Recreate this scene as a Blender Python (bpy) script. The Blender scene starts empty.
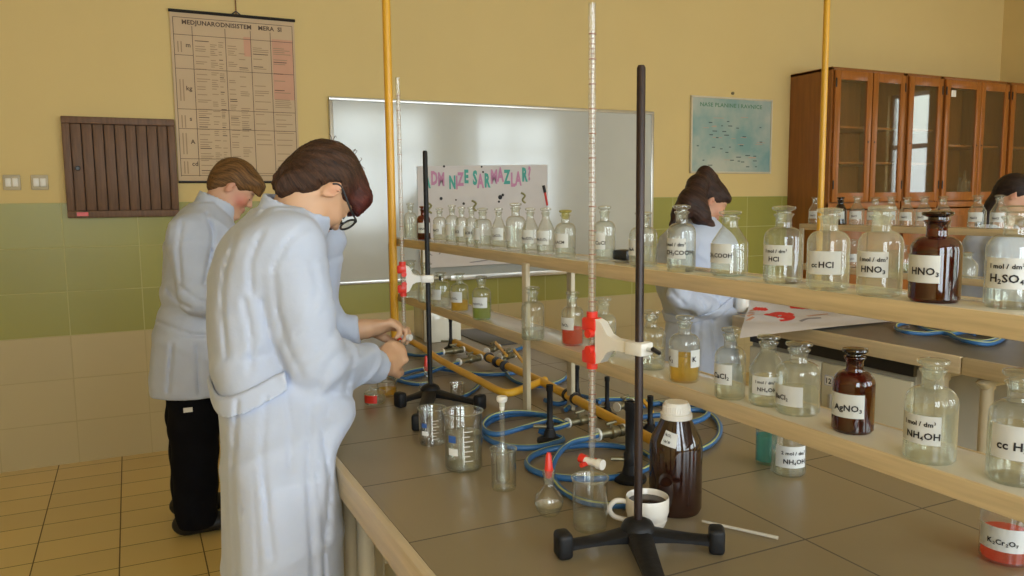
import bpy, bmesh, math, random
import numpy as np
from mathutils import Vector, Matrix
random.seed(4); rng = np.random.default_rng(4)
PI = math.pi
S = bpy.context.scene
COL = S.collection
# ------------------------------------------------------------------ camera, world, lights, exposure
FPX = 787.0
RW = np.array([[0.89961159, 0.05773679, -0.4328573], [-0.43655704, 0.09435999, -0.89471456], [-0.01081354, 0.99386249, 0.11009274]])
CAM = np.array([0.0, 0.0, 1.435])
cam = bpy.data.objects.new('camera', bpy.data.cameras.new('camera')); COL.objects.link(cam)
cam.data.sensor_width = 36; cam.data.lens = FPX / 1024 * 36; cam.data.clip_start = .02
_m = Matrix([list(r) for r in RW]).to_4x4(); _m.translation = Vector(CAM); cam.matrix_world = _m
S.camera = cam
S.view_settings.view_transform = 'Standard'; S.view_settings.look = 'None'; S.view_settings.gamma = 1
S.view_settings.use_curve_mapping = False
S.view_settings.exposure = 0.47
S.cycles.use_denoising = True
S.cycles.max_bounces = 14; S.cycles.transparent_max_bounces = 40; S.cycles.transmission_bounces = 12; S.cycles.diffuse_bounces = 5
S.cycles.glossy_bounces = 5; S.cycles.sample_clamp_indirect = 6
DW = 4.93; XR = 7.64; XL = -2.3; YB = -2.6; ZC = 3.35      # room: far wall, right wall, left wall, window wall, ceiling
WINS = [(-1.75, -0.2), (0.45, 2.15), (2.85, 4.55), (5.25, 6.95)]; WZ0, WZ1 = 0.95, 2.95
w = bpy.data.worlds.new('daylight'); S.world = w; w.use_nodes = True
nt = w.node_tree; bg = nt.nodes['Background']
tc = nt.nodes.new('ShaderNodeTexCoord'); sp = nt.nodes.new('ShaderNodeSeparateXYZ'); cr = nt.nodes.new('ShaderNodeValToRGB')
nt.links.new(tc.outputs['Generated'], sp.inputs[0]); nt.links.new(sp.outputs['Z'], cr.inputs[0])
e = cr.color_ramp.elements; e[0].position = 0.0; e[0].color = (.16, .19, .09, 1); e[1].position = .22; e[1].color = (.86, .93, 1, 1)
k = e.new(.12); k.color = (.42, .50, .22, 1)
nt.links.new(cr.outputs[0], bg.inputs['Color']); bg.inputs['Strength'].default_value = 2.0
def area(name, loc, rot, sx, sy, power, col=(1, 1, 1), portal=False):
    l = bpy.data.lights.new(name, 'AREA'); l.shape = 'RECTANGLE'; l.size = sx; l.size_y = sy; l.energy = power; l.color = col
    if portal: l.cycles.is_portal = True
    o = bpy.data.objects.new(name, l); COL.objects.link(o); o.location = loc; o.rotation_euler = rot
area('window_daylight', (XR + .13, 3.05, 1.75), (0, PI / 2, 0), 1.6, .5, 6, (.85, .92, 1.0))
for i, (a, b) in enumerate(WINS):        # daylight entering through each window of the wall behind the camera
    area('window_daylight', ((a + b) / 2, YB - .12, (WZ0 + WZ1) / 2), (PI / 2, 0, 0), b - a, WZ1 - WZ0, 62, (.80, .90, 1.0))

# ------------------------------------------------------------------ pixel -> point helpers
def ray(x, y): return RW @ np.array([x - 512, 288 - y, -FPX])
def at(x, y, axis, val):
    r = ray(x, y); t = (val - CAM[axis]) / r[axis]; return CAM + t * r
def dep(p): return -(RW.T @ (np.array(p) - CAM))[2]
def proj(p):
    c = RW.T @ (np.array(p) - CAM); return 512 + FPX * c[0] / -c[2], 288 - FPX * c[1] / -c[2]
def zpy(y, X, Y):                        # height of the point above (X, Y) that shows at row y
    lo, hi = -.5, 3.6
    for _ in range(40):
        m = (lo + hi) / 2
        if proj((X, Y, m))[1] > y: lo = m
        else: hi = m
    return m
BT = .90                                 # bench top
# ------------------------------------------------------------------ materials
MATS = {}
def newmat(name):
    m = bpy.data.materials.new(name); m.use_nodes = True; MATS[name] = m
    return m, m.node_tree, m.node_tree.nodes['Principled BSDF']
def noisy(nt, c, amt, scale, stretch=(1, 1, 1), coord='Object', detail=4):
    tc = nt.nodes.new('ShaderNodeTexCoord'); mp = nt.nodes.new('ShaderNodeMapping'); mp.inputs['Scale'].default_value = stretch
    no = nt.nodes.new('ShaderNodeTexNoise'); no.inputs['Scale'].default_value = scale; no.inputs['Detail'].default_value = detail
    nt.links.new(tc.outputs[coord], mp.inputs[0]); nt.links.new(mp.outputs[0], no.inputs['Vector'])
    r = nt.nodes.new('ShaderNodeValToRGB'); el = r.color_ramp.elements
    el[0].position = .3; el[1].position = .7
    el[0].color = (*[max(0, v * (1 - amt)) for v in c], 1); el[1].color = (*[min(1, v * (1 + amt)) for v in c], 1)
    nt.links.new(no.outputs['Fac'], r.inputs[0])
    return r, no
def mat(name, c, rough=.5, metal=0, amt=.06, scale=12, stretch=(1, 1, 1), bump=0, spec=.5, sheen=0, coat=0, bscale=None):
    if name in MATS: return MATS[name]
    m, nt, b = newmat(name)
    r, no = noisy(nt, c, amt, scale, stretch)
    nt.links.new(r.outputs[0], b.inputs['Base Color'])
    b.inputs['Roughness'].default_value = rough; b.inputs['Metallic'].default_value = metal
    b.inputs['Specular IOR Level'].default_value = spec; b.inputs['Sheen Weight'].default_value = sheen
    b.inputs['Coat Weight'].default_value = coat
    if bump:
        bp = nt.nodes.new('ShaderNodeBump'); bp.inputs['Strength'].default_value = bump; bp.inputs['Distance'].default_value = .004
        src = no
        if bscale:
            src = nt.nodes.new('ShaderNodeTexNoise'); src.inputs['Scale'].default_value = bscale
            src.inputs['Detail'].default_value = 5
            t2 = nt.nodes.new('ShaderNodeTexCoord'); nt.links.new(t2.outputs['Object'], src.inputs['Vector'])
        nt.links.new(src.outputs['Fac'], bp.inputs['Height']); nt.links.new(bp.outputs[0], b.inputs['Normal'])
    return m
def glassm(name, tint=(.94, .97, .95), edge=(.80, .83, .80), haze=0, hazec=(.8, .82, .78), gl=1.0):
    """thin-walled glass: see-through, darker where the wall is seen edge-on, mirror-like sheen"""
    if name in MATS: return MATS[name]
    m, nt, b = newmat(name); nt.nodes.remove(b)
    out = nt.nodes['Material Output']; N = nt.nodes.new; L = nt.links.new
    lw = N('ShaderNodeLayerWeight'); lw.inputs['Blend'].default_value = .30
    rp = N('ShaderNodeValToRGB'); rp.color_ramp.elements[0].color = (*tint, 1); rp.color_ramp.elements[1].color = (*edge, 1)
    rp.color_ramp.elements[0].position = .15; rp.color_ramp.elements[1].position = .95
    L(lw.outputs['Facing'], rp.inputs[0])
    tr = N('ShaderNodeBsdfTransparent'); L(rp.outputs[0], tr.inputs['Color'])
    gs = N('ShaderNodeBsdfGlossy'); gs.inputs['Roughness'].default_value = .03; gs.inputs['Color'].default_value = (gl, gl, gl, 1)
    l2 = N('ShaderNodeLayerWeight'); l2.inputs['Blend'].default_value = .5
    pw = N('ShaderNodeMath'); pw.operation = 'POWER'; L(l2.outputs['Facing'], pw.inputs[0]); pw.inputs[1].default_value = 4.0
    fr = N('ShaderNodeMath'); fr.operation = 'MULTIPLY_ADD'; L(pw.outputs[0], fr.inputs[0]); fr.inputs[1].default_value = .9; fr.inputs[2].default_value = .075
    mx = N('ShaderNodeMixShader'); L(fr.outputs[0], mx.inputs[0]); L(tr.outputs[0], mx.inputs[1]); L(gs.outputs[0], mx.inputs[2])
    last = mx
    if haze:
        df = N('ShaderNodeBsdfDiffuse'); df.inputs['Color'].default_value = (*hazec, 1)
        tl = N('ShaderNodeBsdfTranslucent'); tl.inputs['Color'].default_value = (*hazec, 1)
        a = N('ShaderNodeMixShader'); a.inputs[0].default_value = .5; L(df.outputs[0], a.inputs[1]); L(tl.outputs[0], a.inputs[2])
        mx2 = N('ShaderNodeMixShader'); mx2.inputs[0].default_value = haze; L(mx.outputs[0], mx2.inputs[1]); L(a.outputs[0], mx2.inputs[2])
        last = mx2
    L(last.outputs[0], out.inputs['Surface'])
    return m
def liquidm(name, c, dens=0):
    if name in MATS: return MATS[name]
    m, nt, b = newmat(name)
    b.inputs['Base Color'].default_value = (*c, 1); b.inputs['Transmission Weight'].default_value = 1
    b.inputs['Roughness'].default_value = .02; b.inputs['IOR'].default_value = 1.16; b.inputs['Specular IOR Level'].default_value = .3
    if dens:
        nt.nodes.remove(b); N = nt.nodes.new; L = nt.links.new
        tr = N('ShaderNodeBsdfTransparent'); tr.inputs['Color'].default_value = (*c, 1)
        df = N('ShaderNodeBsdfDiffuse'); df.inputs['Color'].default_value = (*c, 1)
        tl = N('ShaderNodeBsdfTranslucent'); tl.inputs['Color'].default_value = (*c, 1)
        a = N('ShaderNodeMixShader'); a.inputs[0].default_value = .6; L(df.outputs[0], a.inputs[1]); L(tl.outputs[0], a.inputs[2])
        x = N('ShaderNodeMixShader'); x.inputs[0].default_value = dens; L(tr.outputs[0], x.inputs[1]); L(a.outputs[0], x.inputs[2])
        L(x.outputs[0], nt.nodes['Material Output'].inputs['Surface'])
    return m
def gridmat(name, c, grout, xs, ys, axes, gw, rough, amt=.05, off=(0, 0), bands=None, spec=.5, scale=3, xmin=None):
    """tiles with joints at off + k*pitch along two world axes; bands: [(limit, colour, ypitch, yoff)] upwards"""
    m, nt, b = newmat(name); N = nt.nodes.new; L = nt.links.new
    g = N('ShaderNodeNewGeometry'); s = N('ShaderNodeSeparateXYZ'); L(g.outputs['Position'], s.inputs[0])
    def M(op, a, bb=None):
        n = N('ShaderNodeMath'); n.operation = op
        for i, v in enumerate((a, bb)):
            if v is None: continue
            if isinstance(v, (int, float)): n.inputs[i].default_value = v
            else: L(v, n.inputs[i])
        return n.outputs[0]
    def joint(ax, pitch, o, gwid):
        v = M('SUBTRACT', s.outputs[ax], o); f = M('FLOORED_MODULO', v, pitch)
        d = M('MINIMUM', f, M('SUBTRACT', pitch, f)); return M('LESS_THAN', d, gwid / 2)
    jx = joint(axes[0], xs, off[0], gw)
    if xmin is not None: jx = M('MULTIPLY', jx, M('GREATER_THAN', s.outputs[axes[0]], xmin))
    ja = M('MAXIMUM', jx, joint(axes[1], ys, off[1], gw))
    def mix(fac, A, B):
        n = N('ShaderNodeMix'); n.data_type = 'RGBA'
        if isinstance(fac, (int, float)): n.inputs[0].default_value = fac
        else: L(fac, n.inputs[0])
        for i, v in ((6, A), (7, B)):
            if isinstance(v, tuple): n.inputs[i].default_value = (*v, 1)
            else: L(v, n.inputs[i])
        return n.outputs[2]
    cell = N('ShaderNodeCombineXYZ')
    L(M('FLOOR', M('DIVIDE', M('SUBTRACT', s.outputs[axes[0]], off[0]), xs)), cell.inputs[0])
    L(M('FLOOR', M('DIVIDE', M('SUBTRACT', s.outputs[axes[1]], off[1]), ys)), cell.inputs[1])
    wn = N('ShaderNodeTexWhiteNoise'); L(cell.outputs[0], wn.inputs['Vector'])
    no = N('ShaderNodeTexNoise'); no.inputs['Scale'].default_value = scale; no.inputs['Detail'].default_value = 5; L(g.outputs['Position'], no.inputs['Vector'])
    f = M('ADD', M('MULTIPLY', wn.outputs['Value'], .5), M('MULTIPLY', no.outputs['Fac'], .5))
    base = mix(f, tuple(v * (1 - amt) for v in c), tuple(min(1, v * (1 + amt)) for v in c))
    col = mix(ja, base, grout); roughv = M('ADD', M('MULTIPLY', ja, .4), rough)
    hb = ja
    if bands:
        z = s.outputs[axes[1]]
        for (lim, bc, bgc, bamt, tiled) in bands:
            f2 = M('GREATER_THAN', z, lim)
            bb = mix(f if tiled else no.outputs['Fac'], tuple(v * (1 - bamt) for v in bc), tuple(min(1, v * (1 + bamt)) for v in bc))
            if tiled: bb = mix(ja, bb, bgc)
            col = mix(f2, col, bb)
            if not tiled:
                roughv = M('MAXIMUM', roughv, M('MULTIPLY', f2, .75)); hb = M('MULTIPLY', ja, M('SUBTRACT', 1.0, f2))
    L(col, b.inputs['Base Color']); L(roughv, b.inputs['Roughness']); b.inputs['Specular IOR Level'].default_value = spec
    bp = N('ShaderNodeBump'); bp.invert = True; bp.inputs['Distance'].default_value = .002; bp.inputs['Strength'].default_value = .6
    L(hb, bp.inputs['Height']); L(bp.outputs[0], b.inputs['Normal'])
    return m
M_wall = gridmat('tiled_painted_wall', (.52, .43, .225), (.46, .38, .195), .372, .2425, ('X', 'Z'), .005, .35, .05, (.045, -.005),
                 [(.722, (.33, .32, .068), (.50, .48, .20), .08, True), (1.45, (.70, .54, .235), (0, 0, 0), .03, False)])
M_floor = gridmat('floor_tiles', (.70, .52, .19), (.13, .09, .035), .315, .21, ('X', 'Y'), .005, .30, .10, (-.114, .02))
M_bench = gridmat('bench_tiles', (.25, .20, .118), (.11, .095, .07), .2735, .275, ('X', 'Y'), .0035, .30, .07, (.382, .045), scale=9, xmin=.8)
M_bench2 = mat('grey_worktop', (.15, .135, .105), .35, amt=.10, scale=6)
M_wallp = mat('cream_paint', (.70, .54, .235), .75, amt=.03, scale=3)
M_ceil = mat('ceiling_paint', (.68, .56, .34), .85, amt=.02, scale=3)
M_trimw = mat('bench_edge_wood', (.56, .45, .28), .35, amt=.10, scale=7, stretch=(12, .6, 12))
M_shelf = mat('shelf_edge_wood', (.62, .48, .27), .4, amt=.13, scale=9, stretch=(14, .8, 14))
M_lam = mat('cream_laminate', (.64, .60, .49), .10, amt=.05, scale=5)
M_cream = mat('cream_steel', (.52, .45, .31), .35, amt=.04, scale=5)
M_grey = mat('grey_panel', (.33, .31, .25), .5, amt=.05, scale=3)
M_greyw = mat('pale_door', (.66, .63, .49), .45, amt=.05, scale=3)
M_dark = mat('dark_gap', (.012, .011, .010), .6)
M_hatch = mat('hatch_wood', (.15, .078, .042), .55, amt=.25, scale=9, stretch=(10, 10, .8), bump=.3)
M_cab = mat('cabinet_veneer', (.27, .095, .018), .33, amt=.16, scale=5, stretch=(6, 6, .6))
M_cabf = mat('cabinet_frame_wood', (.34, .115, .020), .30, amt=.14, scale=6, stretch=(8, 8, .7))
M_iron = mat('black_iron', (.010, .010, .011), .5, metal=.0, spec=.3, amt=.2, bump=.25, scale=60)
M_rod = mat('dark_steel_rod', (.030, .018, .016), .38, metal=.3, amt=.25, scale=20, stretch=(1, 1, .3))
M_yel = mat('yellow_pipe_paint', (.72, .38, .03), .32, amt=.07, scale=8)
M_yelp = mat('gas_pipe_paint', (.74, .41, .035), .35, amt=.10, scale=14)
M_brass = mat('tarnished_brass', (.20, .18, .11), .38, metal=.7, amt=.25, scale=30, bump=.2)
M_blk = mat('black_plastic', (.012, .012, .014), .35)
M_wht = mat('white_plastic', (.80, .78, .72), .32, amt=.02)
M_red = mat('red_plastic', (.72, .035, .02), .30, amt=.05)
M_blue = mat('blue_hose_rubber', (.025, .12, .30), .38, amt=.10)
M_grn = mat('green_stripe', (.45, .50, .20), .45)
M_alu = mat('aluminium', (.60, .60, .58), .30, metal=.8, amt=.04)
M_paper = mat('paper', (.74, .72, .66), .7, amt=.03)
M_ink = mat('ink', (.012, .011, .016), .6)
M_label = mat('label_paper', (.66, .68, .67), .55, amt=.03, scale=40)
M_ringw = mat('white_ring', (.75, .75, .70), .4)
G_clear = glassm('clear_glass', (.93, .95, .92), (.50, .53, .48), .07, (.85, .85, .78))
G_lab = glassm('thin_lab_glass', (.98, .985, .98), (.66, .68, .66))
G_haze = glassm('frosted_glass', (.93, .95, .90), (.74, .77, .70), .22, (.80, .80, .68))
G_amber = glassm('amber_glass', (.42, .075, .018), (.12, .016, .005), .12, (.20, .03, .01))
G_brown = glassm('brown_glass', (.17, .045, .012), (.04, .01, .004), .10, (.05, .014, .006))
G_pane = glassm('cabinet_pane_glass', (.97, .97, .95), (.85, .85, .82))
L_water = glassm('clear_liquid', (.93, .95, .92), (.62, .65, .60), .05, (.85, .85, .8))
L_yel = liquidm('yellow_liquid', (.95, .74, .10), .30)
L_grn = liquidm('green_liquid', (.66, .74, .25), .30)
L_red = liquidm('red_liquid', (.95, .22, .07), .45)
L_teal = liquidm('teal_liquid', (.25, .70, .70), .35)
L_dark = mat('dark_coffee', (.02, .008, .004), .15)
L_brn = liquidm('brown_liquid', (.55, .16, .06), .3)
L_cloud = liquidm('cloudy_liquid', (.93, .93, .86), .12)

# ------------------------------------------------------------------ mesh builder
def new_empty(name, loc=(0, 0, 0)):
    o = bpy.data.objects.new(name, None); COL.objects.link(o); o.location = loc; o.empty_display_size = .05; return o
def tag(o, label=None, cat=None, group=None, kind=None):
    if label: o['label'] = label
    if cat: o['category'] = cat
    if group: o['group'] = group
    if kind: o['kind'] = kind
    return o
class MB:
    def __init__(s): s.v = []; s.f = []; s.m = []; s.mats = []
    def mi(s, m):
        if m not in s.mats: s.mats.append(m)
        return s.mats.index(m)
    def add(s, v, f, m):
        o = len(s.v); s.v += [tuple(map(float, p)) for p in v]; k = s.mi(m)
        for q in f: s.f.append(tuple(i + o for i in q)); s.m.append(k)
        return s
    def box(s, x0, x1, y0, y1, z0, z1, m, bev=0, M=None, seg=2):
        bm = bmesh.new(); bmesh.ops.create_cube(bm, size=1)
        for v in bm.verts: v.co = Vector(((x0 + x1) / 2 + v.co.x * (x1 - x0), (y0 + y1) / 2 + v.co.y * (y1 - y0), (z0 + z1) / 2 + v.co.z * (z1 - z0)))
        if bev: bmesh.ops.bevel(bm, geom=bm.edges[:], offset=bev, segments=seg, affect='EDGES', profile=.5)
        if M is not None: bm.transform(M)
        s.add([v.co[:] for v in bm.verts], [[v.index for v in f.verts] for f in bm.faces], m); bm.free(); return s
    def lathe(s, prof, m, n=28, o=(0, 0, 0), M=None):
        V = []; F = []; rings = []
        for (r, z) in prof:
            if r < 1e-5: rings.append([len(V)]); V.append((0, 0, z))
            else:
                rings.append(list(range(len(V), len(V) + n)))
                V += [(r * math.cos(2 * PI * k / n), r * math.sin(2 * PI * k / n), z) for k in range(n)]
        for a, b in zip(rings, rings[1:]):
            for k in range(n):
                k2 = (k + 1) % n
                if len(a) == 1 and len(b) == 1: continue
                if len(a) == 1: F.append((a[0], b[k2], b[k]))
                elif len(b) == 1: F.append((a[k], a[k2], b[0]))
                else: F.append((a[k], a[k2], b[k2], b[k]))
        if M is not None: V = [tuple(M @ Vector(p)) for p in V]
        V = [(p[0] + o[0], p[1] + o[1], p[2] + o[2]) for p in V]
        return s.add(V, F, m)
    def tube(s, pts, r, m, n=10, closed=False, smooth=0, cap=True):
        P = [Vector(p) for p in pts]
        if smooth: P = crom(P, smooth, closed)
        N = len(P); R = r if hasattr(r, '__len__') else [r] * N
        if len(R) != N: R = list(np.interp(np.linspace(0, 1, N), np.linspace(0, 1, len(R)), R))
        T = []
        for i in range(N):
            a = P[(i - 1) % N] if (closed or i > 0) else P[i]; b = P[(i + 1) % N] if (closed or i < N - 1) else P[i]
            T.append((b - a).normalized())
        u = T[0].orthogonal().normalized(); V = []; F = []
        for i in range(N):
            u = (u - T[i] * u.dot(T[i])).normalized(); w_ = T[i].cross(u)
            V += [tuple(P[i] + (u * math.cos(2 * PI * k / n) + w_ * math.sin(2 * PI * k / n)) * R[i]) for k in range(n)]
        for i in range(N if closed else N - 1):
            j = (i + 1) % N
            for k in range(n): F.append((i * n + k, i * n + (k + 1) % n, j * n + (k + 1) % n, j * n + k))
        if not closed and cap: F.append(tuple(range(n))[::-1]); F.append(tuple((N - 1) * n + k for k in range(n)))
        return s.add(V, F, m)
    def build(s, name, parent=None, ang=35, loc=None):
        me = bpy.data.meshes.new(name); me.from_pydata(s.v, [], s.f)
        for m in s.mats: me.materials.append(m)
        me.polygons.foreach_set('material_index', s.m)
        me.polygons.foreach_set('use_smooth', [True] * len(s.f)); me.update()
        bm = bmesh.new(); bm.from_mesh(me); bmesh.ops.recalc_face_normals(bm, faces=bm.faces[:]); bm.to_mesh(me); bm.free()
        me.set_sharp_from_angle(angle=math.radians(ang))
        o = bpy.data.objects.new(name, me); COL.objects.link(o)
        if parent is not None:
            o.parent = parent
            pl = parent.location.copy()
            if parent.parent: pl += parent.parent.location
            o.location = -pl              # geometry given in world coordinates
        if loc is not None: o.location = loc
        return o
def crom(P, k, closed=False):
    n = len(P); out = []
    for i in range(n if closed else n - 1):
        g = lambda j: P[j % n] if closed else P[max(0, min(n - 1, j))]
        a, b, c, d = g(i - 1), g(i), g(i + 1), g(i + 2)
        for q in range(k):
            t = q / k; out.append(.5 * ((2 * b) + (c - a) * t + (2 * a - 5 * b + 4 * c - d) * t * t + (3 * b - a - 3 * c + d) * t ** 3))
    if not closed: out.append(P[-1])
    return out
_tc = {}
def glyphs(txt, bold=.018):
    if (txt, bold) in _tc: return _tc[(txt, bold)]
    cu = bpy.data.curves.new('writing', 'FONT'); cu.body = txt; cu.size = 1; cu.offset = bold; cu.resolution_u = 2; cu.space_character = 1.05
    o = bpy.data.objects.new('writing', cu); COL.objects.link(o)
    dg = bpy.context.evaluated_depsgraph_get(); dg.update()
    me = bpy.data.meshes.new_from_object(o.evaluated_get(dg))
    V = [tuple(v.co)[:2] for v in me.vertices]; F = [tuple(p.vertices) for p in me.polygons]
    wd = max([v[0] for v in V], default=0)
    COL.objects.unlink(o); bpy.data.objects.remove(o); bpy.data.curves.remove(cu); bpy.data.meshes.remove(me)
    _tc[(txt, bold)] = (V, F, wd); return V, F, wd
def textrun(s, size, bold=.018):
    """'_' lowers the next char, '^' raises it; returns 2-D verts, faces, width"""
    V = []; F = []; x = 0; i = 0; buf = ''
    def flush(b, sc, dy):
        nonlocal x, V, F
        if not b: return
        v, f, wd = glyphs(b, bold); o = len(V)
        V += [(x + p[0] * size * sc, dy * size + p[1] * size * sc) for p in v]; F += [tuple(q + o for q in t) for t in f]
        x += (wd + .06) * size * sc
    while i < len(s):
        if s[i] in '_^':
            flush(buf, 1, 0); buf = ''; flush(s[i + 1], .62, -.16 if s[i] == '_' else .40); i += 2
        elif s[i] == ' ':
            flush(buf, 1, 0); buf = ''; x += .28 * size; i += 1
        else: buf += s[i]; i += 1
    flush(buf, 1, 0)
    return V, F, x

# ================================================================== THE ROOM
def struct(name, mb, parent=None, **k):
    o = mb.build(name, parent, **k)
    if parent is None: o['kind'] = 'structure'
    return o
struct('floor', MB().box(XL, XR, YB, DW, -.1, 0, M_floor))
struct('ceiling', MB().box(XL, XR, YB, DW, ZC, ZC + .1, M_ceil))
struct('wall_back', MB().box(XL, XR, DW, DW + .15, 0, ZC, M_wall))
struct('wall_right', MB().box(XR, XR + .15, YB - .2, 2.8, 0, ZC, M_wallp).box(XR, XR + .15, 3.3, DW + .15, 0, ZC, M_wallp).box(XR, XR + .15, 2.8, 3.3, 0, .95, M_wallp).box(XR, XR + .15, 2.8, 3.3, 2.55, ZC, M_wallp))
struct('window_5', MB().box(XR + .06, XR + .10, 2.8, 2.84, .95, 2.55, M_wht).box(XR + .06, XR + .10, 3.26, 3.3, .95, 2.55, M_wht).box(XR + .06, XR + .10, 2.84, 3.26, 1.95, 2.0, M_wht).box(XR + .06, XR + .10, 2.84, 3.26, .95, .99, M_wht).box(XR + .06, XR + .10, 2.84, 3.26, 2.51, 2.55, M_wht))
struct('wall_left', MB().box(XL - .15, XL, YB - .2, DW + .15, 0, ZC, M_wallp))
m = MB(); xs = [XL] + [v for p in WINS for v in p] + [XR]
for i in range(0, len(xs), 2): m.box(xs[i], xs[i + 1], YB - .2, YB, 0, ZC, M_wallp)
for a, b in WINS: m.box(a, b, YB - .2, YB, 0, WZ0, M_wallp); m.box(a, b, YB - .2, YB, WZ1, ZC, M_wallp)
struct('wall_front', m)
for i, (a, b) in enumerate(WINS):
    m = MB()
    for x in (a + .03, (a + b) / 2, b - .03): m.box(x - .03, x + .03, YB - .09, YB - .04, WZ0, WZ1, M_wht)
    for z in (WZ0 + .03, WZ0 + 1.35, WZ1 - .03): m.box(a, b, YB - .09, YB - .04, z - .03, z + .03, M_wht)
    struct('window_%d' % (i + 1), m)

# ---- wall hatch
hx0, hx1, hz0, hz1 = -.297, .262, 1.368, 1.912
t = new_empty('wall_hatch', ((hx0 + hx1) / 2, DW, hz0)); tag(t, 'dark brown wooden shutter hatch of vertical boards on the wall', 'hatch')
m = MB(); fw = .038
m.box(hx0, hx1, DW - .045, DW, hz1 - fw, hz1, M_hatch, .004); m.box(hx0, hx1, DW - .045, DW, hz0, hz0 + fw, M_hatch, .004)
m.box(hx0, hx0 + fw, DW - .044, DW, hz0 + fw, hz1 - fw, M_hatch, .004); m.box(hx1 - fw, hx1, DW - .044, DW, hz0 + fw, hz1 - fw, M_hatch, .004)
m.build('frame', t)
n = 9; bw = (hx1 - hx0 - 2 * fw) / n
m = MB()
for k in range(n): m.box(hx0 + fw + k * bw + .002, hx0 + fw + (k + 1) * bw - .002, DW - .030, DW - .006, hz0 + fw, hz1 - fw, M_hatch, .004)
m.box(hx0 + fw, hx1 - fw, DW - .008, DW - .001, hz0 + fw, hz1 - fw, M_dark)
d_ = m.build('door', t)
m = MB(); m.lathe([(0, -.03), (.010, -.03), (.013, -.024), (.006, -.014), (.006, 0)], M_blk, 14, (hx0 + .065, DW - .03, 1.635), Matrix.Rotation(-PI / 2, 3, 'X') @ Matrix.Rotation(0, 3, 'Z'))
m.build('knob', d_)
m = MB().box(hx0 + .045, hx0 + .10, DW - .047, DW - .0455, hz0 + .010, hz0 + .03, M_red); tag(m.build('sticker', t), 'small red sticker')

# ---- switches
for i, x in enumerate((-.545, -.418)):
    t = new_empty('light_switch', (x, DW, 1.56))
    tag(t, ['cream double rocker switch on the wall, the one farther from the brown hatch', 'cream double rocker switch on the wall, the one next to the brown hatch'][i], 'switch', 'double switches beside the hatch')
    MB().box(x - .040, x + .040, DW - .012, DW, 1.52, 1.60, M_cream, .004).build('plate', t)
    for s_ in (-1, 1): MB().box(x + s_ * .016 - .013, x + s_ * .016 + .013, DW - .018, DW - .010, 1.538, 1.582, M_wht, .003).build('rocker', t)

# ---- measurement chart
M_chart = mat('chart_paper', (.58, .43, .27), .65, amt=.05, scale=4)
M_chr = mat('chart_red_tint', (.60, .33, .22), .65, amt=.06, scale=6)
M_chi = mat('chart_ink', (.10, .065, .045), .7); M_chg = mat('chart_fine_print', (.36, .25, .15), .7)
cx0, cx1, cz0, cz1 = .270, .953, 1.565, 2.512
t = new_empty('wall_chart', ((cx0 + cx1) / 2, DW, cz0)); tag(t, 'large yellowed measurement units chart hanging on a cord, small print in columns', 'chart')
m = MB(); m.box(cx0, cx1, DW - .012, DW - .009, cz0, cz1, M_chart)
y = DW - .0125
def q2(m, x0, x1, z0, z1, mt, yy=None):
    yy = yy if yy is not None else y
    m.add([(x0, yy, z0), (x1, yy, z0), (x1, yy, z1), (x0, yy, z1)], [(0, 1, 2, 3)], mt)
q2(m, .82, .94, 2.05, 2.40, M_chr, DW - .0122)
q2(m, .66, .70, 2.29, 2.40, M_chr, DW - .0122)
cols = [.285, .382, .395 + .155, .56 + .01, .70, .81, .94]
vx = [.285, .383, .56, .70, .812, .94]
for x in vx:
    z0 = cz0 + .03
    q2(m, x - .0016, x + .0016, z0, cz1 - .075 if x not in (.285, .94) else cz1 - .03, M_chi)
hz = [cz1 - .03, cz1 - .12, 2.22, 1.95, 1.80, 1.71, cz0 + .03]
for z in (cz1 - .03, cz1 - .125, 2.275, 2.22 - .02, 1.975, 1.865, 1.695, 1.60): q2(m, .285, .383 if z in (2.275,) else (.56 if z in (1.695,) else .94), z - .0014, z + .0014, M_chi)
for txt, x, sz in (('MEDJUNARODNI', .33, .034), ('SISTEM', .60, .034), ('MERA', .745, .034), ('SI', .855, .034)):
    V, F, wd = textrun(txt, sz, .03); m.add([(x + p[0] * 1.0, y, cz1 - .066 + p[1]) for p in V], F, M_chi)
for (x0, x1) in ((.395, .47), (.475, .515), (.52, .55), (.57, .625), (.63, .69), (.71, .80), (.825, .93)):
    z = cz1 - .14
    while z > cz0 + .05:
        z -= rng.choice([.011, .011, .014, .03])
        if rng.random() < (.93 if x0 < .55 else .6):
            ww = (x1 - x0) * rng.uniform(.5, 1); q2(m, x0, x0 + ww, z - .0022, z + .0022, M_chi if rng.random() < .10 else M_chg)
for (x, z, s_) in ((.355, 2.32, 'm'), (.345, 2.08, 'kg'), (.355, 1.91, 's'), (.355, 1.78, 'A'), (.355, 1.655, 'cd')):
    V, F, wd = textrun(s_, .035, .02); m.add([(x + p[0] - .01, y, z + p[1]) for p in V], F, M_chi)
for x in (.305, .322):
    for (z0, z1) in ((2.29, 2.35), (2.02, 2.14), (1.87, 1.94), (1.72, 1.84), (1.61, 1.68)): q2(m, x - .003, x + .003, z0, z1, M_chg)
m.build('sheet', t)
m = MB()
m.tube([(cx0 - .006, DW - .014, cz1 + .004), (cx1 + .006, DW - .014, cz1 + .004)], .009, M_blk, 10); m.build('rail', t)
m = MB(); m.tube([(cx0 - .002, DW - .012, cz0 - .002), (cx1 + .002, DW - .012, cz0 - .002)], .007, M_blk, 10); m.build('rail', t)
m = MB(); m.tube([(.626, DW - .012, cz1 + .01), (.628, DW - .010, ZC - .3), (.628, DW - .004, ZC - .01)], .0035, mat('cord_brown', (.20, .09, .04), .7), 6)
m.tube([(.60, DW - .014, cz1 + .008), (.626, DW - .014, cz1 + .03), (.652, DW - .014, cz1 + .008)], .004, M_blk, 6); m.build('cord', t)

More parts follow.
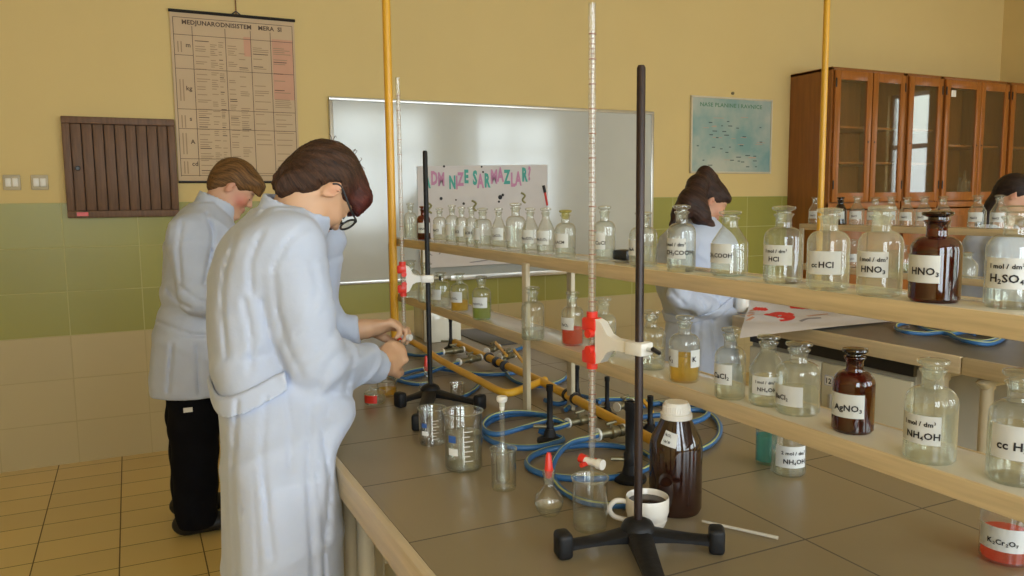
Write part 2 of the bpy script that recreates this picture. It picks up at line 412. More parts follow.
# ---- whiteboard
M_wb = mat('whiteboard_enamel', (.50, .52, .50), .11, amt=.04, scale=2, spec=.8)
bx0, bx1, bz0, bz1 = 1.143, 3.565, .918, 2.083
t = new_empty('whiteboard', ((bx0 + bx1) / 2, DW, bz0)); tag(t, 'wide whiteboard with aluminium frame on the wall', 'whiteboard')
m = MB().box(bx0 + .01, bx1 - .01, DW - .02, DW - .002, bz0 + .01, bz1 - .01, M_wb); m.build('writing_surface', t)
m = MB(); f = .022
m.box(bx0, bx1, DW - .028, DW, bz1 - f, bz1, M_alu, .003); m.box(bx0, bx1, DW - .028, DW, bz0, bz0 + f, M_alu, .003)
m.box(bx0, bx0 + f, DW - .028, DW, bz0 + f, bz1 - f, M_alu, .003); m.box(bx1 - f, bx1, DW - .028, DW, bz0 + f, bz1 - f, M_alu, .003); m.build('frame', t)
m = MB().box(bx0 + .75, bx1 - .35, DW - .09, DW - .02, bz0 - .004, bz0 + .012, M_alu, .003).box(bx0 + .75, bx1 - .35, DW - .092, DW - .086, bz0 - .004, bz0 + .03, M_alu, .002); m.build('tray', t)
q = at(620.5, 260, 2, 1.3036); m = MB().box(-.004, .034, -.022, .022, 0, .022, M_blk, .004, Matrix.Translation(Vector(q)) @ Matrix.Rotation(.2, 4, 'Z')); tag(m.build('black_block'), 'small black block on the upper shelf left of the tall black rod', 'block')
# handmade poster on the board
M_pp = mat('poster_paper', (.66, .64, .66), .7, amt=.03); M_lt = mat('teal_marker', (.08, .40, .36), .7); M_lp = mat('pink_marker', (.58, .27, .46), .7)
t = new_empty('handmade_poster', (2.2, DW - .02, 1.0)); tag(t, 'handmade paper poster with teal and pink bubble letters taped on the whiteboard', 'poster')
m = MB(); px0, px1, pz0, pz1 = 1.70, 2.66, 1.005, 1.665
nu, nv = 24, 14; V = []; F = []
def pq(u, v): return (px0 + (px1 - px0) * u, DW - .024 - .012 * (1 - v) ** 3 * (1 + math.sin(u * 9)) - .022 * max(0, .18 - v) * 8 * (1 - .3 * u), pz0 + (pz1 - pz0) * v + (.02 * u if v > .5 else 0))
for j in range(nv + 1):
    for i in range(nu + 1): V.append(pq(i / nu, j / nv))
for j in range(nv):
    for i in range(nu): F.append((j * (nu + 1) + i, j * (nu + 1) + i + 1, (j + 1) * (nu + 1) + i + 1, (j + 1) * (nu + 1) + i))
m.add(V, F, M_pp); m.build('sheet', t)
m = MB()
x = 1.745; k = 0
for ch in 'ADM NIZE SARMAZLAR?':
    if ch == ' ': x += .03; continue
    V, F, wd = glyphs(ch, .045); sz = .118 if k < 7 else .126
    zz = 1.525 + .02 * math.sin(k * 1.3) + (x - 1.7) * .045
    m.add([(x + p[0] * sz * .52, DW - .0262 - .0006 * (k % 2), zz + p[1] * sz) for p in V], F, (M_lt if (k * 7 % 3) in (0,) or k in (3, 7) else M_lp)); x += (wd * .52 + .015) * sz; k += 1
for (x, z, r) in ((1.885, 1.665, .008), (1.86, 1.455, .011), (1.965, 1.445, .006), (2.02, 1.42, .009), (2.155, 1.665, .007), (2.165, 1.63, .007), (2.29, 1.46, .016), (2.31, 1.475, .010), (2.28, 1.43, .008)):
    m.lathe([(0, 0), (r, 0)], M_ink, 12, (x, DW - .0268, z), Matrix.Rotation(PI / 2, 3, 'X'))
M_ol = mat('olive_marker', (.30, .28, .12), .7)
for (x, z) in ((2.10, 1.39), (2.47, 1.44), (1.78, 1.38)):
    m.tube([(x - .02, DW - .027, z + .05), (x + .01, DW - .027, z + .03), (x - .01, DW - .027, z), (x + .012, DW - .027, z - .02)], .007, M_ol, 6, smooth=4)
m.tube([(2.635, DW - .028, 1.50), (2.655, DW - .028, 1.40)], .008, M_red, 6); m.tube([(2.625, DW - .028, 1.54), (2.637, DW - .028, 1.49)], .010, M_ink, 6)
gm = mat('pencil_grey', (.25, .24, .27), .7)
m.tube([(1.80 + .045 * math.cos(a), DW - .045, 1.115 + .035 * math.sin(a)) for a in np.linspace(0, 6, 14)], .004, gm, 5)
m.tube([(1.72, DW - .05, 1.09), (1.78, DW - .055, 1.03), (1.9, DW - .055, 1.02), (2.1, DW - .055, 1.03), (2.3, DW - .055, 1.05)], .003, gm, 5, smooth=4)
m.tube([(2.0, DW - .045, 1.06), (2.04, DW - .043, 1.12), (2.10, DW - .040, 1.15), (2.12, DW - .043, 1.08), (2.16, DW - .043, 1.11), (2.2, DW - .045, 1.07)], .005, gm, 5, smooth=4)
m.build('lettering', t)

# ---- framed map on the wall
M_map = bpy.data.materials.new('map_print'); M_map.use_nodes = True; nt = M_map.node_tree; b = nt.nodes['Principled BSDF']
tcn = nt.nodes.new('ShaderNodeTexCoord'); no = nt.nodes.new('ShaderNodeTexNoise'); no.inputs['Scale'].default_value = 3.2; no.inputs['Detail'].default_value = 6
rp = nt.nodes.new('ShaderNodeValToRGB'); el = rp.color_ramp.elements; el[0].position = .38; el[0].color = (.20, .36, .36, 1); el[1].position = .62; el[1].color = (.46, .50, .44, 1)
nt.links.new(tcn.outputs['Object'], no.inputs['Vector']); nt.links.new(no.outputs['Fac'], rp.inputs[0]); nt.links.new(rp.outputs[0], b.inputs['Base Color']); b.inputs['Roughness'].default_value = .3
mx0, mx1, mz0, mz1 = 3.915, 4.735, 1.632, 2.222
t = new_empty('framed_map', ((mx0 + mx1) / 2, DW, mz0)); tag(t, 'pale blue printed map sheet in a thin light frame on the wall', 'map')
m = MB().box(mx0 + .01, mx1 - .01, DW - .014, DW - .003, mz0 + .01, mz1 - .01, M_map)
V, F, wd = textrun('NASE PLANINE I RAVNICE', .042, .02); m.add([(4.0 + p[0] * .63 / wd, DW - .0145, 2.145 + p[1]) for p in V], F, mat('map_title_green', (.10, .24, .15), .6))
mk = mat('map_marks', (.06, .10, .10), .6)
for _ in range(30):
    x = rng.uniform(mx0 + .05, mx1 - .08); z = rng.uniform(mz0 + .05, mz1 - .15); q2(m, x, x + rng.uniform(.015, .05), z, z + .007, mk, DW - .0145)
for _ in range(14):
    x = rng.uniform(mx0 + .05, mx1 - .14); z = rng.uniform(mz0 + .05, mz1 - .15); q2(m, x, x + rng.uniform(.04, .10), z, z + .003, M_chr, DW - .0144)
m.build('sheet', t)
m = MB(); f = .014; ff = mat('pale_frame', (.62, .56, .42), .4)
m.box(mx0, mx1, DW - .022, DW, mz1 - f, mz1, ff, .003); m.box(mx0, mx1, DW - .022, DW, mz0, mz0 + f, ff, .003)
m.box(mx0, mx0 + f, DW - .022, DW, mz0 + f, mz1 - f, ff, .003); m.box(mx1 - f, mx1, DW - .022, DW, mz0 + f, mz1 - f, ff, .003); m.build('frame', t)
m = MB().lathe([(0, 0), (.012, 0), (.012, .01), (0, .012)], M_brass, 10, (4.33, DW - .001, mz1 + .035), Matrix.Rotation(PI / 2, 3, 'X')); m.build('hook', t)

# ---- glazed wall cupboards on the far wall
def cupboard(x0, doors, label, sticker=False, shelves=(1.70, 1.98), lower_open=False):
    """doors: list of (xa, xb, hinge) glazed leaves above, solid leaves below"""
    yf, yb = 4.50, DW - .005; x1 = doors[-1][1] + .012; z0, zs, z1 = .0, 1.375, 2.432
    t = new_empty('glazed_cupboard', ((x0 + x1) / 2, 4.7, 0)); tag(t, label, 'cupboard', 'row of glazed cupboards')
    m = MB(); th = .02
    m.box(x0, x0 + th, yf, yb, z0, z1, M_cab, .002); m.box(x1 - th, x1, yf, yb, z0, z1, M_cab, .002)
    m.box(x0, x1, yf, yb, z1 - th, z1 + .004, M_cab, .002); m.box(x0 + th, x1 - th, yb - .012, yb, z0, z1 - th, M_cab)
    m.box(x0 + th, x1 - th, yf + .01, yb, zs - .015, zs + .02, M_cab); m.box(x0 + th, x1 - th, yf + .02, yb, 0, .08, M_cab)
    m.box(x0, x1, yf - .004, yf + .02, zs - .035, zs + .012, M_cabf, .003)
    m.build('carcass', t)
    for z in shelves: MB().box(x0 + th, x1 - th, yf + .05, yb - .014, z, z + .018, M_cabf, .002).build('shelf', t)
    for (xa, xb, hg) in doors:
        m = MB(); f = .058; za, zb = zs + .022, z1 - .022
        m.box(xa, xa + f, yf - .022, yf - .002, za, zb, M_cabf, .003); m.box(xb - f, xb, yf - .022, yf - .002, za, zb, M_cabf, .003)
        m.box(xa + f, xb - f, yf - .022, yf - .002, zb - f - .01, zb, M_cabf, .003); m.box(xa + f, xb - f, yf - .022, yf - .002, za, za + f + .015, M_cabf, .003)
        d = m.build('door', t)
        MB().box(xa + f - .003, xb - f + .003, yf - .014, yf - .010, za + f, zb - f - .006, G_pane).build('pane', d)
        s_ = 1 if hg < 0 else -1; kx = (xb - .03) if hg < 0 else (xa + .03)
        MB().lathe([(0, 0), (.007, 0), (.007, .003), (0, .003)], M_blk, 10, (kx, yf - .022, 1.87), Matrix.Rotation(PI / 2, 3, 'X')).build('keyhole', d)
        hxk = xa + .006 if hg < 0 else xb - .006
        for z in (za + .10, zb - .13): MB().box(hxk - .006, hxk + .006, yf - .026, yf - .018, z, z + .07, M_blk, .002).build('hinge', d)
    # solid leaves below
    for (xa, xb, hg) in doors:
        m = MB(); za, zb = .09, zs - .045; f = .06
        m.box(xa, xb, yf - .02, yf - .004, za, zb, M_cabf, .003); m.box(xa + f, xb - f, yf - .0215, yf - .019, za + f, zb - f, M_cab, .001)
        m.build('door', t)
    if sticker:
        xa, xb, hg = doors[0]
        MB().box(xa + .075, xa + .135, yf - .0165, yf - .0145, 2.27, 2.325, M_wht, .001).build('sticker', t)
    return t
cupboard(4.935, [(4.955, 5.36, -1), (5.372, 5.745, 1)], 'glazed wooden cupboard at the end of the row next to the blue map')
cupboard(5.775, [(5.79, 6.20, 1)], 'narrow single-door glazed wooden cupboard in the middle of the row')
cupboard(6.222, [(6.24, 6.70, -1), (6.705, 7.085, 1)], 'glazed wooden cupboard with white sticker and glassware inside', True, (1.86,))
cupboard(7.107, [(7.125, 7.60, -1)], 'glazed wooden cupboard touching the corner of the room', False, (1.86,))
for i, (x, h) in enumerate(((6.74, .20), (6.80, .26), (6.87, .17), (6.94, .21), (7.0, .14))):
    m = MB(); z = 1.396; r = .022
    m.lathe([(0, z), (r, z), (r, z + h * .6), (r * .45, z + h * .8), (r * .45, z + h), (r * .6, z + h + .005)], G_haze, 14, (x, 4.66, 0))
    tag(m.build('glass_flask'), 'clear glass flask standing inside the glazed cupboard with the sticker', 'flask', 'flasks inside the cupboard')

# ================================================================== BENCHES
def bench(x0, x1, y0, y1, topm, label, side, cabs, legs, sink=None):
    t = new_empty('laboratory_bench', ((x0 + x1) / 2, (y0 + y1) / 2, 0)); tag(t, label, 'bench', 'laboratory benches')
    MB().box(x0 + .012, x1 - .012, y0, y1 - .012, BT - .030, BT, topm).build('worktop', t)
    m = MB(); e_ = .058
    for (a, b) in side: m.box(x0 - .006, x0 + .012, a, b - .002, BT - e_, BT + .001, M_trimw, .003)
    m.box(x1 - .012, x1 + .006, y0, y1, BT - e_, BT + .001, M_trimw, .003); m.box(x0, x1, y1 - .012, y1 + .006, BT - e_, BT + .001, M_trimw, .003)
    m.build('edge_trim', t)
    return t
b1 = bench(.357, 1.50, -.75, 3.05, M_bench, 'near tiled laboratory bench crowded with glassware, hoses and ring stands', [(-.75, 3.05)], None, None)
def frameleg(t, xa, xb, yy, r=.02, z1=BT - .035):
    m = MB(); rr = .05
    m.tube([(xa, yy, .005), (xa, yy, z1 - rr), (xa + .015, yy, z1 - .015), (xa + rr, yy, z1 - .0), (xb - rr, yy, z1), (xb - .015, yy, z1 - .015), (xb, yy, z1 - rr), (xb, yy, .005)], r, M_cream, 14, smooth=5)
    m.build('leg', t)
for yy in (-.3, float(at(366, 540, 0, .43)[1]), float(at(351, 520, 0, .43)[1]), 2.80): frameleg(b1, .43, 1.43, yy, z1=BT - .055)
def cabinet(x0, x1, y0, y1, label, num=None, dm=M_greyw, face=-1, pitch=None, z1=BT - .06):
    t = new_empty('base_cabinet', ((x0 + x1) / 2, (y0 + y1) / 2, 0)); tag(t, label, 'cabinet', 'base cabinets under the benches')
    m = MB().box(x0, x1, y0, y1, .06, z1, M_grey, .003).box(x0 + .03, x1 - .03, y0 + .02, y1 - .02, 0, .06, M_blk)
    m.build('body', t)
    n = max(1, round((y1 - y0) / .5)); w_ = (y1 - y0) / n
    for k in range(n):
        a = y0 + k * w_ + .004; b = y0 + (k + 1) * w_ - .004
        d = MB().box(x0 - .018, x0 - .001, a, b, .075, z1 - .045, dm, .003).build('door', t)
        MB().box(x0 - .034, x0 - .018, b - .06, b - .045, .55, .65, M_alu, .003).build('handle', d)
        if num and k == n - 1:
            yy = float(at(833, 366, 0, x0 - .02)[1])
            m = MB().box(x0 - .0195, x0 - .018, yy - .0, yy + .040, z1 - .135, z1 - .092, M_wht)
            V, F, wd = textrun(num, .030, .03); m.add([(x0 - .0198, yy + .037 - p[0] * 1.0, z1 - .125 + p[1]) for p in V], F, M_ink)
            m.tube([(x0 - .0196, yy + .002, z1 - .133), (x0 - .0196, yy + .038, z1 - .133), (x0 - .0196, yy + .038, z1 - .094), (x0 - .0196, yy + .002, z1 - .094)], .0012, mat('label_blue', (.08, .12, .35), .6), 4, closed=True)
            m.build('number_plate', d)
    return t
cabinet(.55, 1.30, -.2, .98, 'grey cabinet under the near bench, at the end nearest the camera')
cabinet(.55, 1.30, 1.45, 2.70, 'grey cabinet under the near bench, beside the student in glasses')
# second bench across the aisle
X2 = 2.472
b2 = bench(X2, 3.62, -.2, 2.78, M_bench2, 'second laboratory bench across the aisle with grey top and poster lying on it', [(-.2, 1.668), (1.672, 2.78)], None, None)
YL = [float(at(px, 410, 0, X2 + .05)[1]) for px in (941, 986)]
for yy in YL: frameleg(b2, X2 + .05, 3.55, yy, .020, BT - .075)
YC = float(at(913, 385, 0, X2 + .03)[1]); frameleg(b2, X2 + .05, 3.55, .2, .022, BT - .06)
MB().box(X2 + .03, X2 + .05, YC, 2.70, BT - .11, BT - .052, M_blk).build('gap_shade_strip', b2)  # black strip put in as the shade of the gap under the worktop
cabinet(X2 + .045, 3.3, YC, 2.70, 'pale cabinet numbered 12 under the second bench', '12', z1=BT - .085)

# ================================================================== RACKS
def rack(x0, x1, y0, y1, ys, label, z_up=1.303, z_lo=1.10, lowback=True):
    t = new_empty('bottle_rack', ((x0 + x1) / 2, (y0 + y1) / 2, BT)); tag(t, label, 'rack', 'two-tier bottle racks')
    for (z, nm) in ((z_up, 'upper_shelf'), (z_lo, 'lower_shelf')):
        m = MB(); m.box(x0 + .006, x1 - .006, y0, y1 - .006, z - .024, z, M_lam, .001)
        m.box(x0, x0 + .006, y0, y1, z - .028, z + .0005, M_shelf, .002); m.box(x1 - .006, x1, y0, y1, z - .028, z + .0005, M_shelf, .002)
        m.box(x0, x1, y1 - .006, y1, z - .028, z + .0005, M_shelf, .002); m.build(nm, t)
    for yy in ys:
        for xx in (x0 + .0, x1 - .0):
            MB().box(xx - (.012 if xx == x0 else .0), xx + (.0 if xx == x0 else .012), yy - .012, yy + .012, BT, z_up - .02, M_cream, .002).build('post', t)
    return t
rack(.875, .990, -.35, 2.86, (2.83, float(at(527, 400, 0, .869)[1]), .22, -.33), 'two-tier cream rack of reagent bottles along the near bench')
rack(3.06, 3.175, .3, 2.97, (2.945, 1.6, .4), 'two-tier cream bottle rack on the second bench in front of the cupboards')
# poles
PA = (.855, float(at(391.5, 200, 0, .855)[1])); PB = (3.025, float(at(822, 160, 0, 3.025)[1]))
m = MB().tube([(*PA, BT), (*PA, ZC)], .0145, M_yel, 18).lathe([(0, BT), (.035, BT), (.035, BT + .008), (.02, BT + .015), (.015, BT + .02)], M_yel, 18, (*PA, 0))
tag(m.build('yellow_pole'), 'yellow painted pipe rising to the ceiling behind the near bottle rack', 'pipe', 'yellow vertical pipes')
m = MB().tube([(*PB, BT), (*PB, ZC)], .0150, M_yel, 18).lathe([(0, BT), (.035, BT), (.035, BT + .008), (.02, BT + .015), (.015, BT + .02)], M_yel, 18, (*PB, 0))
o = m.build('yellow_pole'); tag(o, 'yellow painted pipe rising to the ceiling in front of the cupboards', 'pipe', 'yellow vertical pipes')

# ================================================================== BOTTLES
def bottle_prof(r, H, cone):
    if cone: return [(0, 0), (r * .9, 0), (r, .004), (r, .50 * H), (r * .95, .53 * H), (r * .52, .72 * H), (r * .43, .745 * H), (r * .41, .84 * H), (r * .50, .875 * H), (r * .53, .885 * H), (r * .52, .895 * H), (r * .42, .90 * H)]
    P = [(0, 0), (r * .9, 0), (r, .004), (r, .57 * H)]
    for k in range(1, 7):
        a = k / 6 * PI / 2; P.append((r * .44 + r * .56 * math.cos(a), .57 * H + .15 * H * math.sin(a)))
    return P + [(r * .41, .75 * H), (r * .41, .84 * H), (r * .50, .875 * H), (r * .53, .885 * H), (r * .52, .895 * H), (r * .42, .90 * H)]
def stopper_prof(r, H, z0=.80):
    return [(0, z0 * H), (r * .28, z0 * H), (r * .38, .895 * H), (r * .36, .925 * H), (r * .58, .945 * H), (r * .62, .965 * H), (r * .60, .985 * H), (r * .3, H), (0, H)]
GRP = {}
def put_label(t, c, r, z0, z1, amid, ahalf, lines, name='label'):
    m = MB(); n = 14; rr = r + .0006; V = []; F = []
    for i in range(n + 1):
        a = amid - ahalf + 2 * ahalf * i / n
        for z in (z0, z1): V.append((c[0] + rr * math.cos(a), c[1] + rr * math.sin(a), z))
    for i in range(n): F.append((2 * i, 2 * i + 2, 2 * i + 3, 2 * i + 1))
    m.add(V, F, M_label); rr = r + .0014; W = 2 * ahalf * r; h = z1 - z0
    for (s_, u, v, sz) in lines:
        V, F, wd = textrun(s_, sz * h, .027)
        m.add([(c[0] + rr * math.cos(amid - ahalf + (u * W + p[0]) / r), c[1] + rr * math.sin(amid - ahalf + (u * W + p[0]) / r), z0 + v * h + p[1]) for p in V], F, M_ink)
    return m.build(name, t, ang=60)
def bottle(cx, by, ty, w_, zs, label, glass='clear', cone=False, liq=None, lev=.4, lab=None, group=None, stop=None, sn=28, lines=None, labz=(.20, .50), labh=50, center=None, extra=None, nostop=False):
    G = {'clear': G_clear, 'haze': G_haze, 'amber': G_amber, 'brown': G_brown}[glass]
    p = at(cx, by, 2, zs); r = w_ / 2 * dep(p) / FPX; d = np.array([p[0], p[1]]) / math.hypot(p[0], p[1])
    r = w_ / 2 * (dep(p) + r) / FPX
    c = p[:2] + d * r * .93; H = zpy(ty, c[0] - d[0] * r * .3, c[1] - d[1] * r * .3) - zs
    t = new_empty('reagent_bottle', (c[0], c[1], zs)); tag(t, label, 'bottle', group)
    zs += .0006
    m = MB().lathe([(a, b + zs) for a, b in bottle_prof(r, H, cone)], G, sn, (c[0], c[1], 0)); m.build('glass_body', t)
    if not nostop:
        sm = stop or G; m = MB().lathe([(a, b + zs) for a, b in stopper_prof(r, H)], sm, 20, (c[0], c[1], 0)); m.build('stopper', t)
    if liq:
        ri = r - .0025; zl = min(lev, .565) * H
        m = MB().lathe([(0, zs + .004), (ri * .95, zs + .004), (ri, zs + .008), (ri, zs + zl), (0, zs + zl)], liq, sn, (c[0], c[1], 0)); m.build('liquid', t)
    va = math.atan2(-d[1], -d[0])         # towards the camera; labels read left to right as the angle grows
    if lab is not None:
        ar = va + math.asin(max(-1, min(1, lab))); ah = math.radians(labh)
        put_label(t, c, r, zs + labz[0] * H, zs + labz[1] * H, ar - ah, ah, lines or [])
    if extra is not None:
        al = va + math.asin(extra); ah = math.radians(25)
        put_label(t, c, r, zs + labz[0] * H, zs + labz[1] * H, al + ah, ah, [('K', .1, .35, .4)], 'label')
    return t, c, r, H
ZU, ZL = 1.303, 1.10
GU = 'bottles on the upper shelf of the near rack'; GL = 'bottles on the lower shelf of the near rack'
one = lambda s_, sz=.34, u=.08, v=.30: [(s_, u, v, sz)]
U = [ # cx, base, top, width, label text, look, options
 (411, 238.5, 203, 13, 'small clear bottle at the far end of the upper shelf, before the amber one', dict(liq=L_water)),
 (424, 240, 206, 13.5, 'small amber bottle with white label, far end of the upper shelf', dict(glass='amber', liq=L_brn, lab=.9, lines=one('HNO'), labh=60)),
 (440, 241, 208, 13, 'clear bottle just behind the far black stand rod on the upper shelf', dict(liq=L_cloud, lab=.3, lines=one('NaCl'))),
 (452.5, 243, 205, 13, 'clear bottle with wide flat stopper, third after the small amber bottle', dict(lab=-.2, lines=one('KI'), liq=L_water)),
 (462, 244, 207, 12.5, 'clear bottle in the far cluster, under the word endings of the poster', dict(lab=.2, lines=one('KCl'), liq=L_cloud)),
 (472, 245.5, 207, 12.5, 'clear bottle in the far cluster, tucked behind the broader round bottle', dict(lab=-.1, lines=one('NaOH'), liq=L_water)),
 (483, 248, 208, 18, 'broader round clear bottle in the far cluster on the upper shelf', dict(lab=-.3, lines=one('Na'), liq=L_water, lev=.3)),
 (499, 248.5, 208, 14, 'conical-shouldered clear bottle between two larger bottles, label CaCO3', dict(cone=True, lab=.6, lines=one('CaCO_3', .26, .03), liq=L_cloud)),
 (516, 250.5, 203, 20, 'tall straight clear bottle with wide stopper under the poster question mark', dict(lab=-.5, lines=one('K'), liq=L_water, lev=.5)),
 (530.5, 252.5, 208, 17, 'clear conical bottle labelled Na2CO3 on the upper shelf', dict(cone=True, lab=.35, lines=one('Na_2CO_3', .27, .1), liq=L_water, lev=.2)),
 (546, 254, 208, 18, 'clear conical bottle labelled Na2S2O3 on the upper shelf', dict(cone=True, lab=.3, lines=one('Na_2S_2O_3', .25, .1), liq=L_water, lev=.18)),
 (565.5, 257.5, 210, 21, 'clear bottle with yellowish stopper, left of the near burette, upper shelf', dict(lab=.25, lines=one('LACM', .28, .22), liq=L_water, lev=.2, stop=glassm('yellow_glass', (.85, .82, .45), (.45, .42, .15), .25, (.6, .55, .2)))),
 (604.5, 260.5, 206, 21.5, 'clear bottle between the near burette and the tall black rod, upper shelf', dict(lab=.05, lines=one('CuCl', .3, .45), liq=L_water, lev=.2)),
 (643, 267, 212, 28, 'clear bottle directly behind the tall black stand rod, upper shelf', dict(lab=-.35, lines=one('NaA', .25, .5), liq=L_cloud, lev=.35)),
 (681, 272.5, 205, 28, 'clear straight bottle labelled mol / dm3 in front of the ponytailed girl', dict(lab=.3, lines=[('1 mol / dm^3', .05, .62, .24), ('CH_3COOH', .12, .20, .30)], liq=L_water, lev=.3)),
 (729, 277, 211, 36, 'conical clear bottle labelled CH3COOH in front of the ponytailed girl', dict(cone=True, lab=.1, lines=[('CH_3COOH', .12, .30, .30)], liq=L_cloud, lev=.4)),
 (782, 284.5, 206, 37, 'clear bottle labelled 1 mol / dm3 HCl, left of the frosted cc HCl one', dict(lab=.45, lines=[('1 mol / dm^3', .16, .62, .23), ('HCl', .30, .20, .32)], liq=L_water, lev=.42, labz=(.24, .50))),
 (827, 291.5, 208, 40, 'frosted bottle labelled cc HCl in front of the yellow ceiling pipe', dict(glass='haze', lab=.58, lines=[('cc', .22, .30, .30), ('HCl', .42, .30, .36)], liq=L_cloud, lev=.45, labz=(.20, .48), labh=52)),
 (878.5, 298, 206, 42, 'frosted bottle labelled 1 mol / dm3 HNO3, left of the brown bottle', dict(glass='haze', lab=.35, lines=[('1 mol / dm^3', .22, .62, .23), ('HNO_3', .30, .20, .34)], liq=L_cloud, lev=.5, labz=(.22, .50))),
 (933.5, 304, 211, 47, 'brown glass bottle with dark stopper labelled HNO3, upper shelf', dict(glass='amber', lab=.18, lines=[('HNO_3', .36, .30, .36)], liq=L_brn, lev=.55, stop=G_brown, labz=(.22, .52), labh=52)),
 (1011, 310.5, 206, 50, 'large clear bottle labelled 1 mol / dm3 H2SO4 at the near end', dict(lab=.85, lines=[('1 mol / dm^3', .10, .66, .21), ('H_2SO_4', .12, .22, .36)], liq=L_water, lev=.45, labz=(.20, .50), labh=60)),
]
for (cx, by, ty, w_, lb, kw) in U: bottle(cx, by, ty, w_, ZU, lb, group=GU, **kw)
LW = [
 (411, 298, 260, 20, 'clear bottle at the far end of the lower shelf beside the far burette clamp', dict(liq=L_cloud)),
 (427, 303, 263, 18, 'clear bottle half hidden by the far white clamp arm, lower shelf', dict(liq=L_water)),
 (441, 307, 272, 19, 'clear bottle just before the yellow-liquid one at the far end, lower shelf', dict(liq=L_cloud, lab=0, lines=one('KCl'))),
 (460, 312.5, 273, 18, 'small bottle with yellow liquid, far part of the lower shelf', dict(liq=L_yel, lev=.28, lab=.25, lines=one('K_2CrO_4', .26, .1), labz=(.25, .52))),
 (482, 320.5, 276, 19, 'bottle with green liquid on the lower shelf', dict(liq=L_grn, lev=.38, lab=.55, lines=one('Ni(NO_3)_2', .26, .06), labz=(.28, .52))),
 (533, 341, 287, 23, 'clear bottle without label standing behind the nearer cream post', dict(liq=L_water, lev=.2)),
 (572.5, 346.5, 292, 22, 'bottle with red liquid left of the near burette clamp', dict(liq=L_red, lev=.32, lab=.1, lines=one('FeCl_3', .3, .3), labz=(.30, .53))),
 (603, 358, 298, 26, 'hazy bottle hidden behind the near red and white burette clamp', dict(glass='haze', liq=L_water)),
 (651, 371, 311, 28, 'clear bottle on the lower shelf just behind the near black rod', dict(liq=L_water, lev=.35, lab=-.15, lines=one('Na'))),
 (684, 384, 316, 30, 'bottle of yellow liquid with two labels on the lower shelf', dict(liq=L_yel, lev=.40, lab=-.38, lines=one('K_2', .4, .5), extra=.40, labz=(.24, .50))),
 (729.5, 401, 328, 30, 'clear bottle labelled CaCl2 on the lower shelf left of the conical one', dict(liq=L_cloud, lev=.45, lab=.12, lines=one('CaCl_2', .36, .22), labz=(.22, .50))),
 (767, 408, 336, 36, 'conical clear bottle labelled mol / dm3 NH4OH beside the BaCl2 bottle', dict(cone=True, liq=L_water, lev=.4, lab=.75, lines=[('1 mol / dm^3', .12, .62, .22), ('NH_4OH', .2, .2, .30)], labz=(.18, .44))),
 (797, 417.5, 343, 42, 'clear bottle labelled BaCl2 beside the small brown bottle, lower shelf', dict(liq=L_cloud, lev=.35, lab=.22, lines=one('BaCl_2', .34, .20), labz=(.14, .42))),
 (852, 435.5, 349, 39.5, 'brown glass bottle labelled AgNO3 on the lower shelf', dict(glass='amber', stop=G_brown, liq=L_brn, lev=.5, lab=.50, lines=one('AgNO_3', .36, .20), labz=(.20, .48), labh=52)),
 (928.5, 466, 360, 48, 'frosted bottle labelled mol / dm3 NH4OH on the lower shelf', dict(glass='haze', liq=L_water, lev=.5, lab=.38, lines=[('1 mol / dm^3', .16, .64, .22), ('NH_4OH', .24, .2, .32)], labz=(.20, .48))),
 (1014, 488, 371, 52, 'large clear bottle labelled cc at the near end of the lower shelf', dict(liq=L_water, lev=.5, lab=.95, lines=[('cc H_2SO_4', .12, .30, .34)], labz=(.24, .54), labh=62)),
]
for (cx, by, ty, w_, lb, kw) in LW: bottle(cx, by, ty, w_, ZL, lb, group=GL, **kw)
bottle(788, 478, 404, 33, BT, 'small clear bottle labelled NH4OH on the bench under the lower shelf', liq=L_water, lev=.3, lab=.9, lines=[('2 mol / dm^3', .2, .62, .22), ('NH_4OH', .26, .2, .30)], labz=(.14, .44), labh=55)
# far rack
def far_bottle(cx, ty, w_, z, label, X=3.115, by=None, glass='clear', liq=None, lab=True, cone=True):
    p = at(cx, by, 2, z) if by else at(cx, ty + 12, 0, X); c = np.array([X, at(cx, ty + 12, 0, X)[1]])
    d = dep((c[0], c[1], z)); r = w_ / 2 * d / FPX; H = zpy(ty, c[0], c[1]) - z
    t = new_empty('reagent_bottle', (c[0], c[1], z)); tag(t, label, 'bottle', 'bottles on the second rack')
    G = {'clear': G_clear, 'amber': G_brown, 'haze': G_haze}[glass]; z += .0006
    MB().lathe([(a, b + z) for a, b in bottle_prof(r, H, cone)], G, 20, (c[0], c[1], 0)).build('glass_body', t)
    MB().lathe([(a, b + z) for a, b in stopper_prof(r, H)], G, 14, (c[0], c[1], 0)).build('stopper', t)
    if liq: MB().lathe([(0, z + .004), (r - .0025, z + .004), (r - .0025, z + .30 * H), (0, z + .30 * H)], liq, 20, (c[0], c[1], 0)).build('liquid', t)
    if lab: put_label(t, c, r, z + .20 * H, z + .48 * H, math.atan2(-c[1], -c[0]) - .25, .85, [('NaCl', .2, .3, .3)])
